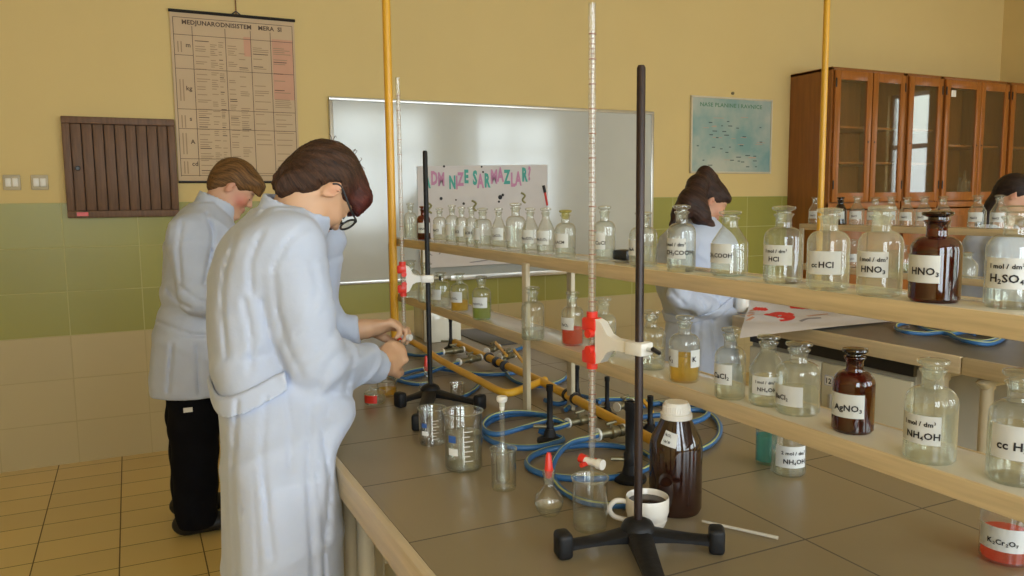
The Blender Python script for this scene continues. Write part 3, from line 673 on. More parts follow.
FB = [(815, 197, 12, 'first clear bottle on the second rack, partly behind the yellow ceiling pipe', 'clear'),
 (840.5, 197, 12.5, 'dark brown bottle near the yellow ceiling pipe on the second rack', 'amber'),
 (857, 196, 14, 'clear bottle next to the dark brown one, upper shelf of second rack', 'clear'),
 (875, 197, 15, 'clear conical bottle right above the frosted HNO3 bottle, second rack', 'clear'),
 (891, 196, 14, 'clear bottle between the frosted HNO3 and brown HNO3 stoppers, second rack', 'clear'),
 (907, 197, 14, 'clear bottle just left of the dark stopper of the brown HNO3 bottle, second rack', 'clear'),
 (924, 196, 15, 'clear bottle rising behind the dark stopper, left one of two there, second rack', 'clear'),
 (943, 196, 15, 'clear bottle rising behind the dark stopper, right one of two there, second rack', 'clear'),
 (977.5, 195, 16.5, 'clear bottle standing alone left of the dark-haired girl, second rack', 'clear'),
 (999.5, 195, 16, 'clear bottle in front of the chin of the dark-haired girl, second rack', 'clear')]
for (cx, ty, w_, lb, g) in FB: far_bottle(cx, ty, w_, ZU, lb, glass=g)
far_bottle(853.5, 239, 12, ZL, 'small clear bottle on the lower shelf of the second rack, between frosted bottles')
far_bottle(903.5, 245, 14, ZL, 'bottle with yellow-green liquid on the lower shelf of the second rack', liq=L_grn, lab=False)
far_bottle(967, 252, 20, ZL, 'hazy clear bottle on the lower shelf of the second rack, right of brown bottle', glass='haze', lab=False)

# ================================================================== APPARATUS ON THE NEAR BENCH
def ringstand(hub, feet, ztop, label, rr=.0065):
    x, y = hub; t = new_empty('ring_stand', (x, y, BT)); tag(t, label, 'stand', 'ring stands on the near bench')
    z0 = BT + .0006; m = MB()
    m.lathe([(0, z0 + .010), (.020, z0 + .010), (.026, z0 + .016), (.027, z0 + .030), (.022, z0 + .040), (.012, z0 + .045), (0, z0 + .045)], M_iron, 24, (x, y, 0))
    for (fx, fy) in feet:
        d = Vector((fx - x, fy - y, 0)); L = d.length; d.normalize(); s_ = Vector((-d.y, d.x, 0)); V = []; F = []; K = 7
        for k in range(K):
            u = k / (K - 1); wd = .019 * (1 - u) + .0115 * u; zt = .034 - .010 * math.sin(u * PI * .6); zb = .012 + .004 * math.sin(u * PI)
            c = Vector((x, y, z0)) + d * (L * u)
            for (a, b) in ((-1, zb), (-1, zt - .004), (-.6, zt), (.6, zt), (1, zt - .004), (1, zb)): V.append(c + s_ * wd * a + Vector((0, 0, b)))
        for k in range(K - 1):
            for j in range(6): F.append((k * 6 + j, k * 6 + (j + 1) % 6, (k + 1) * 6 + (j + 1) % 6, (k + 1) * 6 + j))
        F.append(tuple(range(6))); F.append(tuple((K - 1) * 6 + j for j in range(6)))
        m.add(V, F, M_iron)
        R = Matrix.Translation((fx, fy, 0)) @ Matrix.Rotation(math.atan2(d.y, d.x), 4, 'Z')
        m.box(-.012, .012, -.0165, .0165, z0, z0 + .040, M_iron, .007, R, 3)
    m.build('base', t, ang=50)
    m = MB().tube([(x, y, z0 + .02), (x, y, ztop - .004), (x, y, ztop)], [rr, rr, rr * .7], M_rod if ztop > 1.6 else M_iron, 16); m.build('rod', t)
    return t
SN = (.680, .968); SF = (.707, 1.975)
ringstand(SN, [(.560, .990), (.775, .898), (.585, .77)], 1.628, 'black iron ring stand with tall dark rod nearest the camera beside the mug')
ringstand(SF, [(.612, 1.945), (.785, 1.82), (.585, 1.72)], 1.568, 'black iron ring stand with shorter rod by the student in glasses')
M_bur = mat('burette_scale_white', (.62, .56, .50), .3); M_bmk = mat('burette_red_marks', (.34, .15, .10), .5)
def burette(x, y, ztop, zcock, ztip, label):
    t = new_empty('burette', (x, y, ztip)); tag(t, label, 'burette', 'burettes held by the stands'); r = .0058
    m = MB().lathe([(r * .85, ztop), (r, ztop + .001), (r, zcock + .03), (.0035, zcock + .012), (.0035, zcock - .012), (.003, zcock - .03), (.0016, ztip), (.0010, ztip)], glassm('burette_glass', (.95, .95, .92), (.8, .8, .76), .15, (.7, .68, .6)), 16, (x, y, 0)); m.build('glass_tube', t)
    m = MB(); cd = math.atan2(-y, -x); z = ztop - .045
    m.tube([(x + .0022 * math.cos(cd), y + .0022 * math.sin(cd), ztop - .04), (x + .0022 * math.cos(cd), y + .0022 * math.sin(cd), zcock + .04)], .0022, M_bur, 8)
    k = 0
    while z > zcock + .045:
        m.tube([(x + r * 1.04 * math.cos(cd + a), y + r * 1.04 * math.sin(cd + a), z) for a in np.linspace(-.9, .9 if k % 5 else 1.4, 6)], (.0005 if k % 5 else .0011), M_bmk, 4)
        z -= .0075; k += 1
    m.build('scale', t)
    m = MB(); a = cd + .9; ux, uy = math.cos(a), math.sin(a)
    m.tube([(x - ux * .016, y - uy * .016, zcock), (x + ux * .014, y + uy * .014, zcock)], .0062, M_wht, 14); sc = m.build('stopcock', t)
    m = MB().tube([(x + ux * .012, y + uy * .012, zcock), (x + ux * .022, y + uy * .022, zcock)], .0085, M_wht, 14); m.build('nut', sc)
    m = MB().tube([(x - ux * .014, y - uy * .014, zcock), (x - ux * .024, y - uy * .024, zcock + .002)], .008, M_red, 14)
    m.tube([(x - ux * .010 + uy * .016, y - uy * .01 - ux * .016, zcock - .004), (x - ux * .008 - uy * .02, y - uy * .008 + ux * .02, zcock - .004)], .004, M_red, 10); m.build('handle', sc)
    return t
BN = (.655, 1.062)
BNz = lambda py: zpy(py, *BN)
burette(BN[0], BN[1], BNz(4), BNz(462), BNz(500), 'tall glass burette with red graduation held over the near beaker')
BF = tuple(at(402.5, 268, 1, 2.0)[:2])
burette(BF[0], BF[1], zpy(78, *BF), zpy(337, *BF), zpy(352, *BF), 'glass burette held by the student in glasses on the far stand')
def clamp(st, bu, z, label, h=.036):
    """white plastic arm from rod to burette, red spring jaws stacked around the burette"""
    t = new_empty('burette_clamp', (st[0], st[1], z)); tag(t, label, 'clamp', 'burette clamps on the stands')
    d = Vector((bu[0] - st[0], bu[1] - st[1], 0)); L = d.length; d.normalize(); s_ = Vector((-d.y, d.x, 0))
    R = Matrix.Translation((st[0], st[1], z)) @ Matrix.Rotation(math.atan2(d.y, d.x), 4, 'Z')
    m = MB()
    # winged plate: outline in (along, height), thickness across
    al = [(-.012, -.007), (-.012, .007), (.012, .008), (L * .45, .009), (L * .60, .014), (L * .74, .032), (L * .86, .036), (L * .86, -.036), (L * .74, -.032), (L * .60, -.014), (L * .45, -.009), (.012, -.008)]
    n = len(al); V = [R @ Vector((a, sd * .008, b)) for sd in (-1, 1) for a, b in al]
    F = [tuple(range(n)), tuple(range(2 * n - 1, n - 1, -1))] + [(i, (i + 1) % n, n + (i + 1) % n, n + i) for i in range(n)]
    m.add(V, F, M_wht); m.box(-.016, .018, -.014, .014, -.010, .010, M_wht, .003, R); m.build('arm', t)
    m = MB()
    for sgn in (-1, 1):
        m.box(L * .84, L + .014, -.011, .011, sgn * .026 - .011, sgn * .026 + .011, M_red, .004, R)
        m.tube([R @ Vector((L * .93, -.018, sgn * .013)), R @ Vector((L * .93, .018, sgn * .013))], .0068, M_red, 14)
        m.lathe([(0, -.006), (.009, -.006), (.009, .006), (0, .006)], M_red, 14, tuple(R @ Vector((L, 0, sgn * .040))))
    m.build('jaw', t)
    m = MB().tube([R @ Vector((-.016, 0, 0)), R @ Vector((-.030, 0, 0))], .0035, M_alu, 8)
    m.tube([R @ Vector((-.032, -.008, -.004)), R @ Vector((-.032, .008, .004))], .0035, M_blk, 8); m.build('screw', t)
    return t
clamp(SN, BN, zpy(340, *BN), 'white burette clamp with red jaws on the near stand')
clamp(SF, BF, zpy(279, *BF), 'white burette clamp with red jaws on the far stand')

M_grad = mat('white_print', (.80, .80, .76), .5); M_bl2 = mat('blue_print', (.03, .10, .32), .5)
def beaker(cx, by, ty, w_, label, liq=None, lev=.3, marks=False, lip=True, name='glass_beaker', zs=BT, cat='beaker', group='glass beakers on the near bench'):
    p = at(cx, by, 2, zs); d = np.array(p[:2]) / math.hypot(*p[:2]); r = w_ / 2 * (dep(p) + .03) / FPX; c = p[:2] + d * r
    H = zpy(ty, c[0], c[1]) - zs; t = new_empty(name, (c[0], c[1], zs)); tag(t, label, cat, group); z = zs + .0006
    m = MB().lathe([(0, z), (r * .93, z), (r, z + .005), (r, z + H * .95), (r * 1.04, z + H * .985), (r * 1.07, z + H), (r * 1.03, z + H), (r * .97, z + H * .95), (r * .97, z + .006), (0, z + .004)], G_lab, 30, (c[0], c[1], 0))
    m.tube([(c[0] + r * 1.06 * math.cos(a), c[1] + r * 1.06 * math.sin(a), z + H) for a in np.linspace(0, 2 * PI, 25)[:-1]], .0011, G_haze, 6, closed=True); m.build('glass_body', t)
    if liq: MB().lathe([(0, z + .006), (r * .93, z + .006), (r * .95, z + .01), (r * .95, z + lev * H), (0, z + lev * H)], liq, 30, (c[0], c[1], 0)).build('liquid', t)
    if marks:
        m = MB(); va = math.atan2(-c[1], -c[0]); rr = r + .0006
        def patch(a0, a1, z0, z1, mt):
            V = []; F = []; n = 6
            for i in range(n + 1):
                a = a0 + (a1 - a0) * i / n; V += [(c[0] + rr * math.cos(a), c[1] + rr * math.sin(a), z + z0 * H), (c[0] + rr * math.cos(a), c[1] + rr * math.sin(a), z + z1 * H)]
            m.add(V, [(2 * i, 2 * i + 2, 2 * i + 3, 2 * i + 1) for i in range(n)], mt)
        for k in range(7): patch(va + .02, va + (.34 if k % 2 else .5), .20 + k * .085, .212 + k * .085, M_grad)
        patch(va + .0, va + .03, .15, .78, M_grad)
        patch(va - .85, va - .30, .30, .42, M_grad); patch(va - .85, va - .40, .52, .64, M_bl2)
        m.build('printed_scale', t)
    return c, r, H
beaker(464, 474, 411, 38, 'glass beaker holding water with printed scale, left front of the bench', L_water, .62, True)
beaker(432.5, 447, 408, 26, 'small empty glass beaker by the foot of the far stand', None, marks=True)
cb, rb, Hb = beaker(590, 535, 478, 35, 'glass beaker under the near burette with a little cloudy liquid', L_cloud, .22)
beaker(457.5, 401, 383, 14, 'tiny empty glass beaker beside a blue hose behind the far stand', None)
beaker(504, 493, 449, 25, 'narrow empty glass beaker around the long-necked flask', None)
beaker(766, 466, 428, 21, 'beaker of teal liquid on the bench under the lower shelf', L_teal, .8)
# long-necked flask with a white stopper standing in the narrow beaker
p = at(503, 489, 2, BT); d = p[:2] / math.hypot(*p[:2]); c = p[:2] + d * .020
zt = zpy(402, *c); t = new_empty('volumetric_flask', (c[0], c[1], BT)); tag(t, 'long-necked glass flask closed by a white stopper, standing in the narrow beaker', 'flask')
z = BT + .008
m = MB().lathe([(0, z), (.011, z), (.013, z + .004), (.013, z + .045), (.012, z + .055), (.0055, z + .078), (.0048, z + .09), (.0045, zt - .010), (.0062, zt - .006), (.0062, zt)], G_clear, 20, (c[0], c[1], 0)); m.build('glass_body', t)
m = MB().lathe([(0, zt - .016), (.0045, zt - .016), (.006, zt), (.009, zt + .001), (.0105, zt + .004), (.0105, zt + .009), (.009, zt + .011), (0, zt + .011)], M_wht, 18, (c[0], c[1], 0)); m.build('stopper', t)
# small round flask with red dropper stopper
def redflask(cx, by, ty, w_, label, sred=M_red):
    p = at(cx, by, 2, BT); d = p[:2] / math.hypot(*p[:2]); r = w_ / 2 * dep(p) / FPX; c = p[:2] + d * r * .8; z = BT + .0006; H = zpy(ty, *c) - BT
    t = new_empty('round_flask', (c[0], c[1], BT)); tag(t, label, 'flask', 'small flasks with red stoppers')
    m = MB().lathe([(0, z), (r * .55, z), (r * .85, z + r * .35), (r, z + r * .9), (r * .86, z + r * 1.4), (r * .45, z + r * 1.85), (r * .28, z + r * 2.2), (r * .30, z + H * .60), (r * .45, z + H * .66), (r * .45, z + H * .70)], G_lab, 24, (c[0], c[1], 0)); m.build('glass_body', t)
    MB().lathe([(0, z + .003), (r * .8, z + r * .40), (r * .93, z + r * .75), (0, z + r * .75)], L_water, 24, (c[0], c[1], 0)).build('liquid', t)
    MB().lathe([(r * .30, z + H * .50), (r * .36, z + H * .64), (r * .40, z + H * .72), (r * .30, z + H * .725)], G_haze, 18, (c[0], c[1], 0)).build('neck_joint', t)
    MB().lathe([(0, z + H * .60), (r * .20, z + H * .60), (r * .31, z + H * .73), (r * .28, z + H * .76), (r * .20, z + H * .96), (r * .12, z + H), (0, z + H)], sred, 18, (c[0], c[1], 0)).build('stopper', t)
redflask(549, 519.5, 453, 30, 'round-bellied small flask with red stopper left of the near burette beaker')
redflask(427, 395, 356, 16, 'small flask with red stopper just behind the rod of the far stand')
# mug
p = at(647, 533, 2, BT); d = p[:2] / math.hypot(*p[:2]); r = 22 * dep(p) / FPX; c = p[:2] + d * r * .95; H = zpy(496, *c) - BT
t = new_empty('coffee_mug', (c[0], c[1], BT)); tag(t, 'white ceramic mug with dark coffee behind the near stand', 'mug'); z = BT + .0006
M_cer = mat('white_ceramic', (.74, .70, .62), .18, amt=.02)
m = MB().lathe([(0, z), (r * .80, z), (r * .86, z + .004), (r * .96, z + .02), (r, z + H * .5), (r * 1.0, z + H - .002), (r * .97, z + H), (r * .93, z + H - .002), (r * .92, z + .01), (0, z + .008)], M_cer, 36, (c[0], c[1], 0)); m.build('body', t)
hd = -np.array([-d[1], d[0]]); hd = -np.array([d[1], -d[0]]) * 1.0
rt = np.array([RW[0, 0], RW[1, 0]]); L0 = -rt / np.linalg.norm(rt)
m = MB().tube([(c[0] + L0[0] * (r * .93), c[1] + L0[1] * (r * .93), z + H * .80), (c[0] + L0[0] * (r * 1.45), c[1] + L0[1] * (r * 1.45), z + H * .84), (c[0] + L0[0] * (r * 1.75), c[1] + L0[1] * (r * 1.75), z + H * .58), (c[0] + L0[0] * (r * 1.55), c[1] + L0[1] * (r * 1.55), z + H * .30), (c[0] + L0[0] * (r * .93), c[1] + L0[1] * (r * .93), z + H * .16)], .0042, M_cer, 12, smooth=6); m.build('handle', t)
MB().lathe([(0, z + .012), (r * .90, z + .012), (r * .915, z + H * .80), (0, z + H * .80)], L_dark, 30, (c[0], c[1], 0)).build('coffee', t)
# big brown bottle, white cap
p = at(675, 519, 2, BT); d = p[:2] / math.hypot(*p[:2]); r = 26 * (dep(p) + .03) / FPX; c = p[:2] + d * r * .95; H = zpy(402, *c) - BT
t = new_empty('chemical_bottle', (c[0], c[1], BT)); tag(t, 'large dark brown bottle with white screw cap behind the mug', 'bottle'); z = BT + .0006
m = MB().lathe([(0, z), (r * .92, z), (r, z + .008), (r, z + H * .60), (r * .93, z + H * .68), (r * .56, z + H * .85), (r * .50, z + H * .92), (0, z + H * .93)], mat('brown_bottle_glass', (.022, .007, .004), .08, spec=.8, amt=.1), 40, (c[0], c[1], 0)); m.build('glass_body', t)
m = MB().lathe([(r * .60, z + H * .855), (r * .60, z + H * .90), (r * .52, z + H * .905), (r * .50, z + H * .975), (r * .44, z + H), (0, z + H)], M_wht, 36, (c[0], c[1], 0))
for k in range(36): a = k * PI / 18; m.tube([(c[0] + r * .525 * math.cos(a), c[1] + r * .525 * math.sin(a), z + H * .91), (c[0] + r * .505 * math.cos(a), c[1] + r * .505 * math.sin(a), z + H * .97)], .0007, M_wht, 4)
m.build('cap', t)
va = math.atan2(-c[1], -c[0]); V = []; F = []; m = MB()
def onb(u, v):                            # u across, v up; label wraps the sloping shoulder
    a = va - .62 + u * .62 + v * .10; f = .665 + .115 * v - .028 * u; rr = np.interp(f, [.60, .68, .85], [r, r * .93, r * .56]) + .0012
    return (c[0] + rr * math.cos(a), c[1] + rr * math.sin(a), z + H * f)
for j in range(5):
    for i in range(7): V.append(onb(i / 6, j / 4))
for j in range(4):
    for i in range(6): F.append((j * 7 + i, j * 7 + i + 1, (j + 1) * 7 + i + 1, (j + 1) * 7 + i))
m.add(V, F, M_label)
for (s_, u, v, sz) in (('Na_2CO_3', .08, .66, .24), ('1 dm^3 80', .10, .22, .24)):
    Vt, Ft, wd = textrun(s_, sz, .03); V2 = []
    for p_ in Vt: q = np.array(onb(u + p_[0] * .55, v + p_[1])); q[:2] = c + (q[:2] - c) * 1.012; V2.append(tuple(q))
    m.add(V2, Ft, M_ink)
m.build('label', t)
# K2Cr2O7 jar at the near right
bottle(1004, 567, 480, 46, BT, 'wide jar of orange-red liquid labelled K2Cr2O7 at the near bench end', liq=L_red, lev=.35, lab=.66, lines=[('K_2Cr_2O_7', .26, .30, .30)], labz=(.18, .46), labh=55, stop=glassm('yellow_glass2', (.85, .72, .30), (.5, .4, .08), .3, (.6, .45, .1)))
# glass rod lying on the bench and thin pipette
a = at(702, 523, 2, BT); b = at(778, 540, 2, BT)
m = MB().tube([(a[0], a[1], BT + .0035), (b[0], b[1], BT + .0035)], [.0022, .003, .003, .0012][:2], mat('milky_glass', (.55, .52, .44), .2), 8); tag(m.build('glass_rod'), 'thin glass rod lying on the tiled bench right of the brown bottle', 'rod')

# ------------------------------------------------------------------ gas line, taps, hoses
ZG = BT + .030
def gp(x, y, z=None): z = ZG if z is None else z; q = at(x, y, 2, z); return (q[0], q[1], z)
t = new_empty('gas_pipe', gp(501, 363, BT)); tag(t, 'yellow gas pipe with branch running along the bench under the rack', 'pipe')
A = [gp(455, 342), gp(480, 354), gp(501, 363), gp(540, 381), gp(586, 405), gp(628, 427), gp(660, 444)]
m = MB().tube(A, .0115, M_yelp, 16, smooth=3); m.build('main_pipe', t)
Bp = [gp(400, 335), gp(425, 349), gp(440, 360), gp(480, 381), gp(497, 390), gp(507, 393), gp(517, 391), gp(530, 386), gp(545, 380)]
m = MB().tube(Bp, .0105, M_yelp, 16, smooth=3); m.build('branch_pipe', t)
for (x, y) in ((489, 357.5), (497, 362), (505, 366), (576, 399), (568, 395)):
    m = MB(); q = np.array(gp(x, y)); m.tube([tuple(q + np.array(A[4]) * .0 + (np.array(A[4]) - np.array(A[3])) / np.linalg.norm(np.array(A[4]) - np.array(A[3])) * .006), tuple(q - (np.array(A[4]) - np.array(A[3])) / np.linalg.norm(np.array(A[4]) - np.array(A[3])) * .006)], .0165, M_blk, 14)
    m.build('clip', t)
def valve(p0, p1, label, lever=True, r=.0105):
    """brass hose tap between two points: barrel, white ring at each end, small lever"""
    a = Vector(gp(*p0)); b = Vector(gp(*p1)); t = new_empty('gas_tap', tuple((a + b) / 2)); tag(t, label, 'tap', 'brass hose taps on the gas line'); d = (b - a).normalized(); L = (b - a).length
    P = lambda u: tuple(a + (b - a) * u)
    m = MB().tube([P(0), P(.12), P(.14), P(.45), P(.5), P(.58), P(.8), P(.82), P(1)], [r * .95, r * .95, r * .8, r * .85, r * 1.2, r * 1.2, r * .9, r * 1.05, r * 1.05], M_brass, 16); m.build('barrel', t)
    m = MB().tube([P(-.04), P(.03)], r * 1.12, M_ringw, 16); m.build('ring', t); m = MB().tube([P(.97), P(1.04)], r * 1.12, M_ringw, 16); m.build('ring', t)
    if lever:
        c = (a + b) / 2; m = MB().tube([tuple(c), tuple(c + Vector((0, 0, .020)))], .004, M_brass, 8).tube([tuple(c + Vector((0, 0, .020)) - d * .012), tuple(c + Vector((0, 0, .022)) + d * .014)], .0035, M_brass, 8); m.build('lever', t)
valve((443, 352), (463, 349.5), 'brass tap farthest along the gas line behind the far stand rod')
valve((459, 362), (480, 357.5), 'brass tap of the gas line next to the far stand rod, nearer one')
valve((487, 351), (498, 347), 'brass tap below the rear edge of the lower shelf, behind the pipe clips')
valve((500, 357), (514, 354.5), 'brass tap in the middle of the pipe clips under the shelf')
valve((568, 423), (590, 418.5), 'brass tap feeding the middle blue hose coil, left of the near burette')
valve((598, 434.5), (623, 430), 'brass tap right of the near burette feeding the nearest blue hose', r=.0125)
valve((617, 407), (632, 403), 'brass tap beside the near black rod at the far side of the pipe')
def tlever(x0, y0, x1, y1, label):
    a = np.array(gp(x0, y0, ZG + .02)); b = np.array(gp(x1, y1, ZG + .01)); d = (b - a) / np.linalg.norm(b - a); s_ = np.array([-d[1], d[0], 0]) * .004; V = []
    for q in (a, b):
        for (i, j) in ((-1, -1), (1, -1), (1, 1), (-1, 1)): V.append(tuple(q + s_ * i + np.array([0, 0, .003 * j])))
    m = MB().add(V, [(0, 1, 2, 3), (4, 5, 6, 7), (0, 1, 5, 4), (1, 2, 6, 5), (2, 3, 7, 6), (3, 0, 4, 7)], M_yelp)
    tag(m.build('tap_lever'), label, 'lever', 'yellow tap levers')
tlever(495, 342, 507, 356, 'flat yellow lever of the gas line, farther one')
tlever(514, 350, 523, 362, 'flat yellow lever of the gas line, middle one')
tlever(643, 400, 652, 412, 'flat yellow lever of the gas line right of the near rod')
def hose(pts, label, z=BT + .008, r=.0062, closed=False, stripe=True, col=None, dz=None):
    P = [gp(p[0], p[1], z if len(p) < 3 else p[2]) for p in pts]
    t = new_empty('gas_hose', (P[0][0], P[0][1], BT)); tag(t, label, 'hose', 'blue rubber hoses coiled on the benches')
    MB().tube(P, r, col or M_blue, 12, smooth=6, closed=closed).build('tube', t)
    if stripe:
        Q = crom([Vector(p) for p in P], 6, closed); Q2 = []
        for i, q in enumerate(Q):
            n = (Q[min(i + 1, len(Q) - 1)] - Q[max(i - 1, 0)]).normalized(); s_ = Vector((-n.y, n.x, 0)); Q2.append(q + s_ * r * .55 * math.cos(i * .09) + Vector((0, 0, r * .72)))
        MB().tube(Q2, r * .32, M_grn, 6).build('stripe', t)
def ell(cx, cy, rx, ry, a0, a1, n=10, tilt=0, z=None):
    out = []
    for k in range(n):
        a = math.radians(a0 + (a1 - a0) * k / (n - 1)); x = cx + rx * math.cos(a); y = cy - ry * math.sin(a) + tilt * (x - cx)
        out.append((x, y) if z is None else (x, y, z))
    return out
Z1, Z2 = BT + .0075, BT + .021
hose([(568, 424, ZG), (556, 428, ZG), (540, 431, .92)] + ell(525, 431, 42, 17, 20, -330, 16, .0, Z1)[2:], 'blue hose with green stripe coiled left of the near burette tap')
hose([(566, 423.5, ZG), (552, 420, ZG), (525, 427, Z2 + .008), (500, 434, Z2), (487, 432, Z2), (482, 425, Z2), (492, 416, Z2), (515, 412, Z2), (545, 415, Z2), (560, 421, Z2)], 'upper blue hose loop lying over the middle coil')
hose([(598, 435, ZG), (588, 438, ZG), (570, 443, .93), (557, 456, Z2), (552, 472, Z1), (560, 488, Z1), (580, 500, Z1), (605, 505, Z1), (640, 505, Z1)], 'nearest blue hose hanging down from the tap and running behind the mug')
hose(ell(590, 462, 63, 17, 15, 345, 18, -.02, Z1), 'wide blue hose loop lying flat around the near burette foot')
hose([(625, 430, ZG), (640, 418, .925), (670, 414, Z2), (695, 410, Z2), (708, 413, Z2), (700, 420, Z2), (680, 424, Z2), (655, 424, Z2)], 'blue hose passing behind the white cap of the brown bottle')
hose(ell(668, 429, 52, 26, 120, -100, 16, 0, Z1), 'blue hose arc curving right of the white-capped brown bottle')
hose(ell(620, 412, 55, 13, 170, 20, 10, 0, Z1), 'blue hose arc behind the gas line near the tall black rod')
hose(ell(537, 366, 34, 20, 160, -200, 18, .02, Z1), 'blue hose loop on the bench behind the nearer cream post')
hose([(443, 352.5, ZG), (430, 355, .92), (415, 355, Z1), (398, 352, Z1), (385, 348, Z1)], 'blue hose leading from the farthest tap towards the hands')
hose([(459, 362.5, ZG), (446, 366, .92), (430, 372, Z1), (412, 377, Z1), (398, 379, Z1), (388, 374, Z1)], 'blue hose leading from the second tap to the far burette foot')
hose([(430, 383, Z1), (418, 384, Z1), (405, 382, Z1), (396, 378, Z1), (408, 372, Z1), (430, 368, Z1), (455, 371, Z1), (480, 374, Z1), (505, 374, Z1), (530, 370, Z1)], 'blue hose running under the taps towards the cream post')
hose([(545, 400, Z1), (560, 404, Z1), (580, 396, Z1), (600, 402, Z1)], 'short blue hose between the two cream posts')
hose([(480, 383, Z1), (474, 390, Z1), (464, 396, Z1), (453, 399, Z1)], 'short blue hose piece by the tiny glass beaker')
# burners
def burner(cx, by, ty, w_, label, big=False):
    p = at(cx, by, 2, BT); d = p[:2] / math.hypot(*p[:2]); r = w_ / 2 * dep(p) / FPX; c = p[:2] + d * r * .9; H = zpy(ty, *c) - BT; z = BT + .0006
    t = new_empty('bunsen_burner', (c[0], c[1], BT)); tag(t, label, 'burner', 'black gas burners on the bench')
    MB().lathe([(0, z), (r * .96, z), (r, z + .003), (r * .97, z + .008), (r * .5, z + .014), (r * .34, z + H * .24), (0, z + H * .24)], M_iron, 26, (c[0], c[1], 0)).build('base', t)
    k = .30 if big else .22
    MB().lathe([(0, z + H * .2), (r * k * 1.3, z + H * .2), (r * k * 1.3, z + H * .34), (r * k, z + H * .38), (r * k, z + H * .88), (r * k * 1.2, z + H * .9), (r * k * 1.2, z + H), (r * k * .8, z + H), (r * k * .8, z + H * .8)], M_iron, 18, (c[0], c[1], 0)).build('barrel', t)
    MB().tube([(c[0], c[1], z + H * .27), (c[0] - .03, c[1] + .02, z + H * .27)], r * .14 if big else r * .16, M_brass, 10).build('inlet', t)
burner(630, 486, 402, 34, 'large black gas burner directly behind the near tall rod', True)
burner(550, 446, 385, 27, 'black gas burner inside the middle blue hose coil')
burner(577, 404, 366, 20, 'black gas burner right behind the cream post pair')
burner(607, 420, 377, 20, 'black gas burner seen under the shelf behind the near burette')
burner(451, 351, 319, 14, 'small black gas burner farthest down the bench')
burner(650, 436, 396, 24, 'low black burner foot behind the white-capped bottle')
# jar with red label and yellow-tinted flask by the hands
beaker(387, 398, 380, 20, 'small beaker of yellow liquid under the hands of the student', L_yel, .45)
t, c, r_, H_ = bottle(375, 405.5, 386, 21, BT, 'small squat jar with red label under the sleeve of the student', liq=L_cloud, nostop=True)
lb_ = put_label(t, c, r_, BT + .12 * H_, BT + .55 * H_, math.atan2(-c[1], -c[0]) - .5, .7, []); lb_.data.materials[0] = M_red
# white socket box at the far end of the rack
q = at(402, 337, 2, BT)
t = new_empty('socket_box', (1.07, 2.90, BT)); tag(t, 'pale socket box with two dark keyholes at the far end of the bench', 'box')
MB().box(1.006, 1.13, 2.79, 2.99, BT + .0006, BT + .13, M_lam, .004).build('body', t)
MB().box(1.0045, 1.0065, 2.81, 2.885, BT + .02, BT + .115, M_cream, .002).lathe([(0, 0), (.006, 0), (.006, .003), (0, .003)], M_blk, 10, (1.004, 2.85, BT + .07), Matrix.Rotation(-PI / 2, 3, 'Y')).build('plate', t)
# flat black slab standing in for a dark sink opening by the box
m = MB().box(1.17, 1.30, 2.62, 3.0, BT + .0004, BT + .004, M_blk, .0015); tag(m.build('sink_slab'), 'flat black slab for a dark sink on the far end of the near bench', 'tray')

# ------------------------------------------------------------------ things on the second bench
def g2(x, y, z=BT + .004): q = at(x, y, 2, z); return np.array([q[0], q[1], z])
t = new_empty('poster_roll', tuple(g2(800, 325))); t.name = 'folded_poster'; tag(t, 'crumpled white paper poster with red lettering spread on the second bench', 'poster')
c4 = [g2(742, 338), g2(893, 322), g2(835, 309), g2(750, 306)]           # near-left, right tip, far right, far left
m = MB(); V = []; F = []; nu, nv = 22, 16
def pos(u, v, lift=0):
    a = c4[0] * (1 - u) + c4[1] * u; b = c4[3] * (1 - u) + c4[2] * u; q = a * (1 - v) + b * v
    zz = BT + .004 + .016 * (math.sin(u * 7 + v * 3) * .5 + .5) * math.sin(v * PI) + .010 * abs(math.sin(v * 9 + u * 2)) * (1 - u * .6) + (.035 * max(0, v - .75) * 4 * (1 - u)) + lift
    return (q[0] - .012 * (1 - v) * (1 - u), q[1], zz)
for j in range(nv + 1):
    for i in range(nu + 1): V.append(pos(i / nu, j / nv))
for j in range(nv):
    for i in range(nu): F.append((j * (nu + 1) + i, j * (nu + 1) + i + 1, (j + 1) * (nu + 1) + i + 1, (j + 1) * (nu + 1) + i))
m.add(V, F, M_pp); m.build('sheet', t)
M_rm = mat('red_marker', (.75, .03, .02), .7); m = MB()
def pstroke(pts, mt, w_=.008):
    Q = crom([Vector((a, b, 0)) for a, b in pts], 5); n = len(Q); V = []; F = []
    for i, q in enumerate(Q):
        dd = (Q[min(i + 1, n - 1)] - Q[max(i - 1, 0)]).normalized(); s_ = Vector((-dd.y * 1.0, dd.x * 1.4, 0)) * w_
        for sg in (-1, 1): V.append(pos(min(1, max(0, q.x + s_.x * sg)), min(1, max(0, q.y + s_.y * sg)), .0012))
    for i in range(n - 1): F.append((2 * i, 2 * i + 2, 2 * i + 3, 2 * i + 1))
    m.add(V, F, mt)
pstroke([(.20, .45), (.27, .62), (.36, .60), (.34, .42), (.26, .38)], M_rm, .055)
pstroke([(.36, .60), (.42, .66)], M_rm, .03)
for k in range(9): pstroke([(.46 + k * .05, .80 - k * .014), (.47 + k * .05, .90 - k * .014), (.50 + k * .05, .82 - k * .014), (.51 + k * .05, .92 - k * .014)], M_rm, .022)
for k in range(4): pstroke([(.06 + k * .03, .74), (.10 + k * .03, .78)], M_rm, .022)
for k in range(3): pstroke([(.32 + k * .05, .93), (.34 + k * .05, .98), (.36 + k * .05, .92)], M_ink, .016)
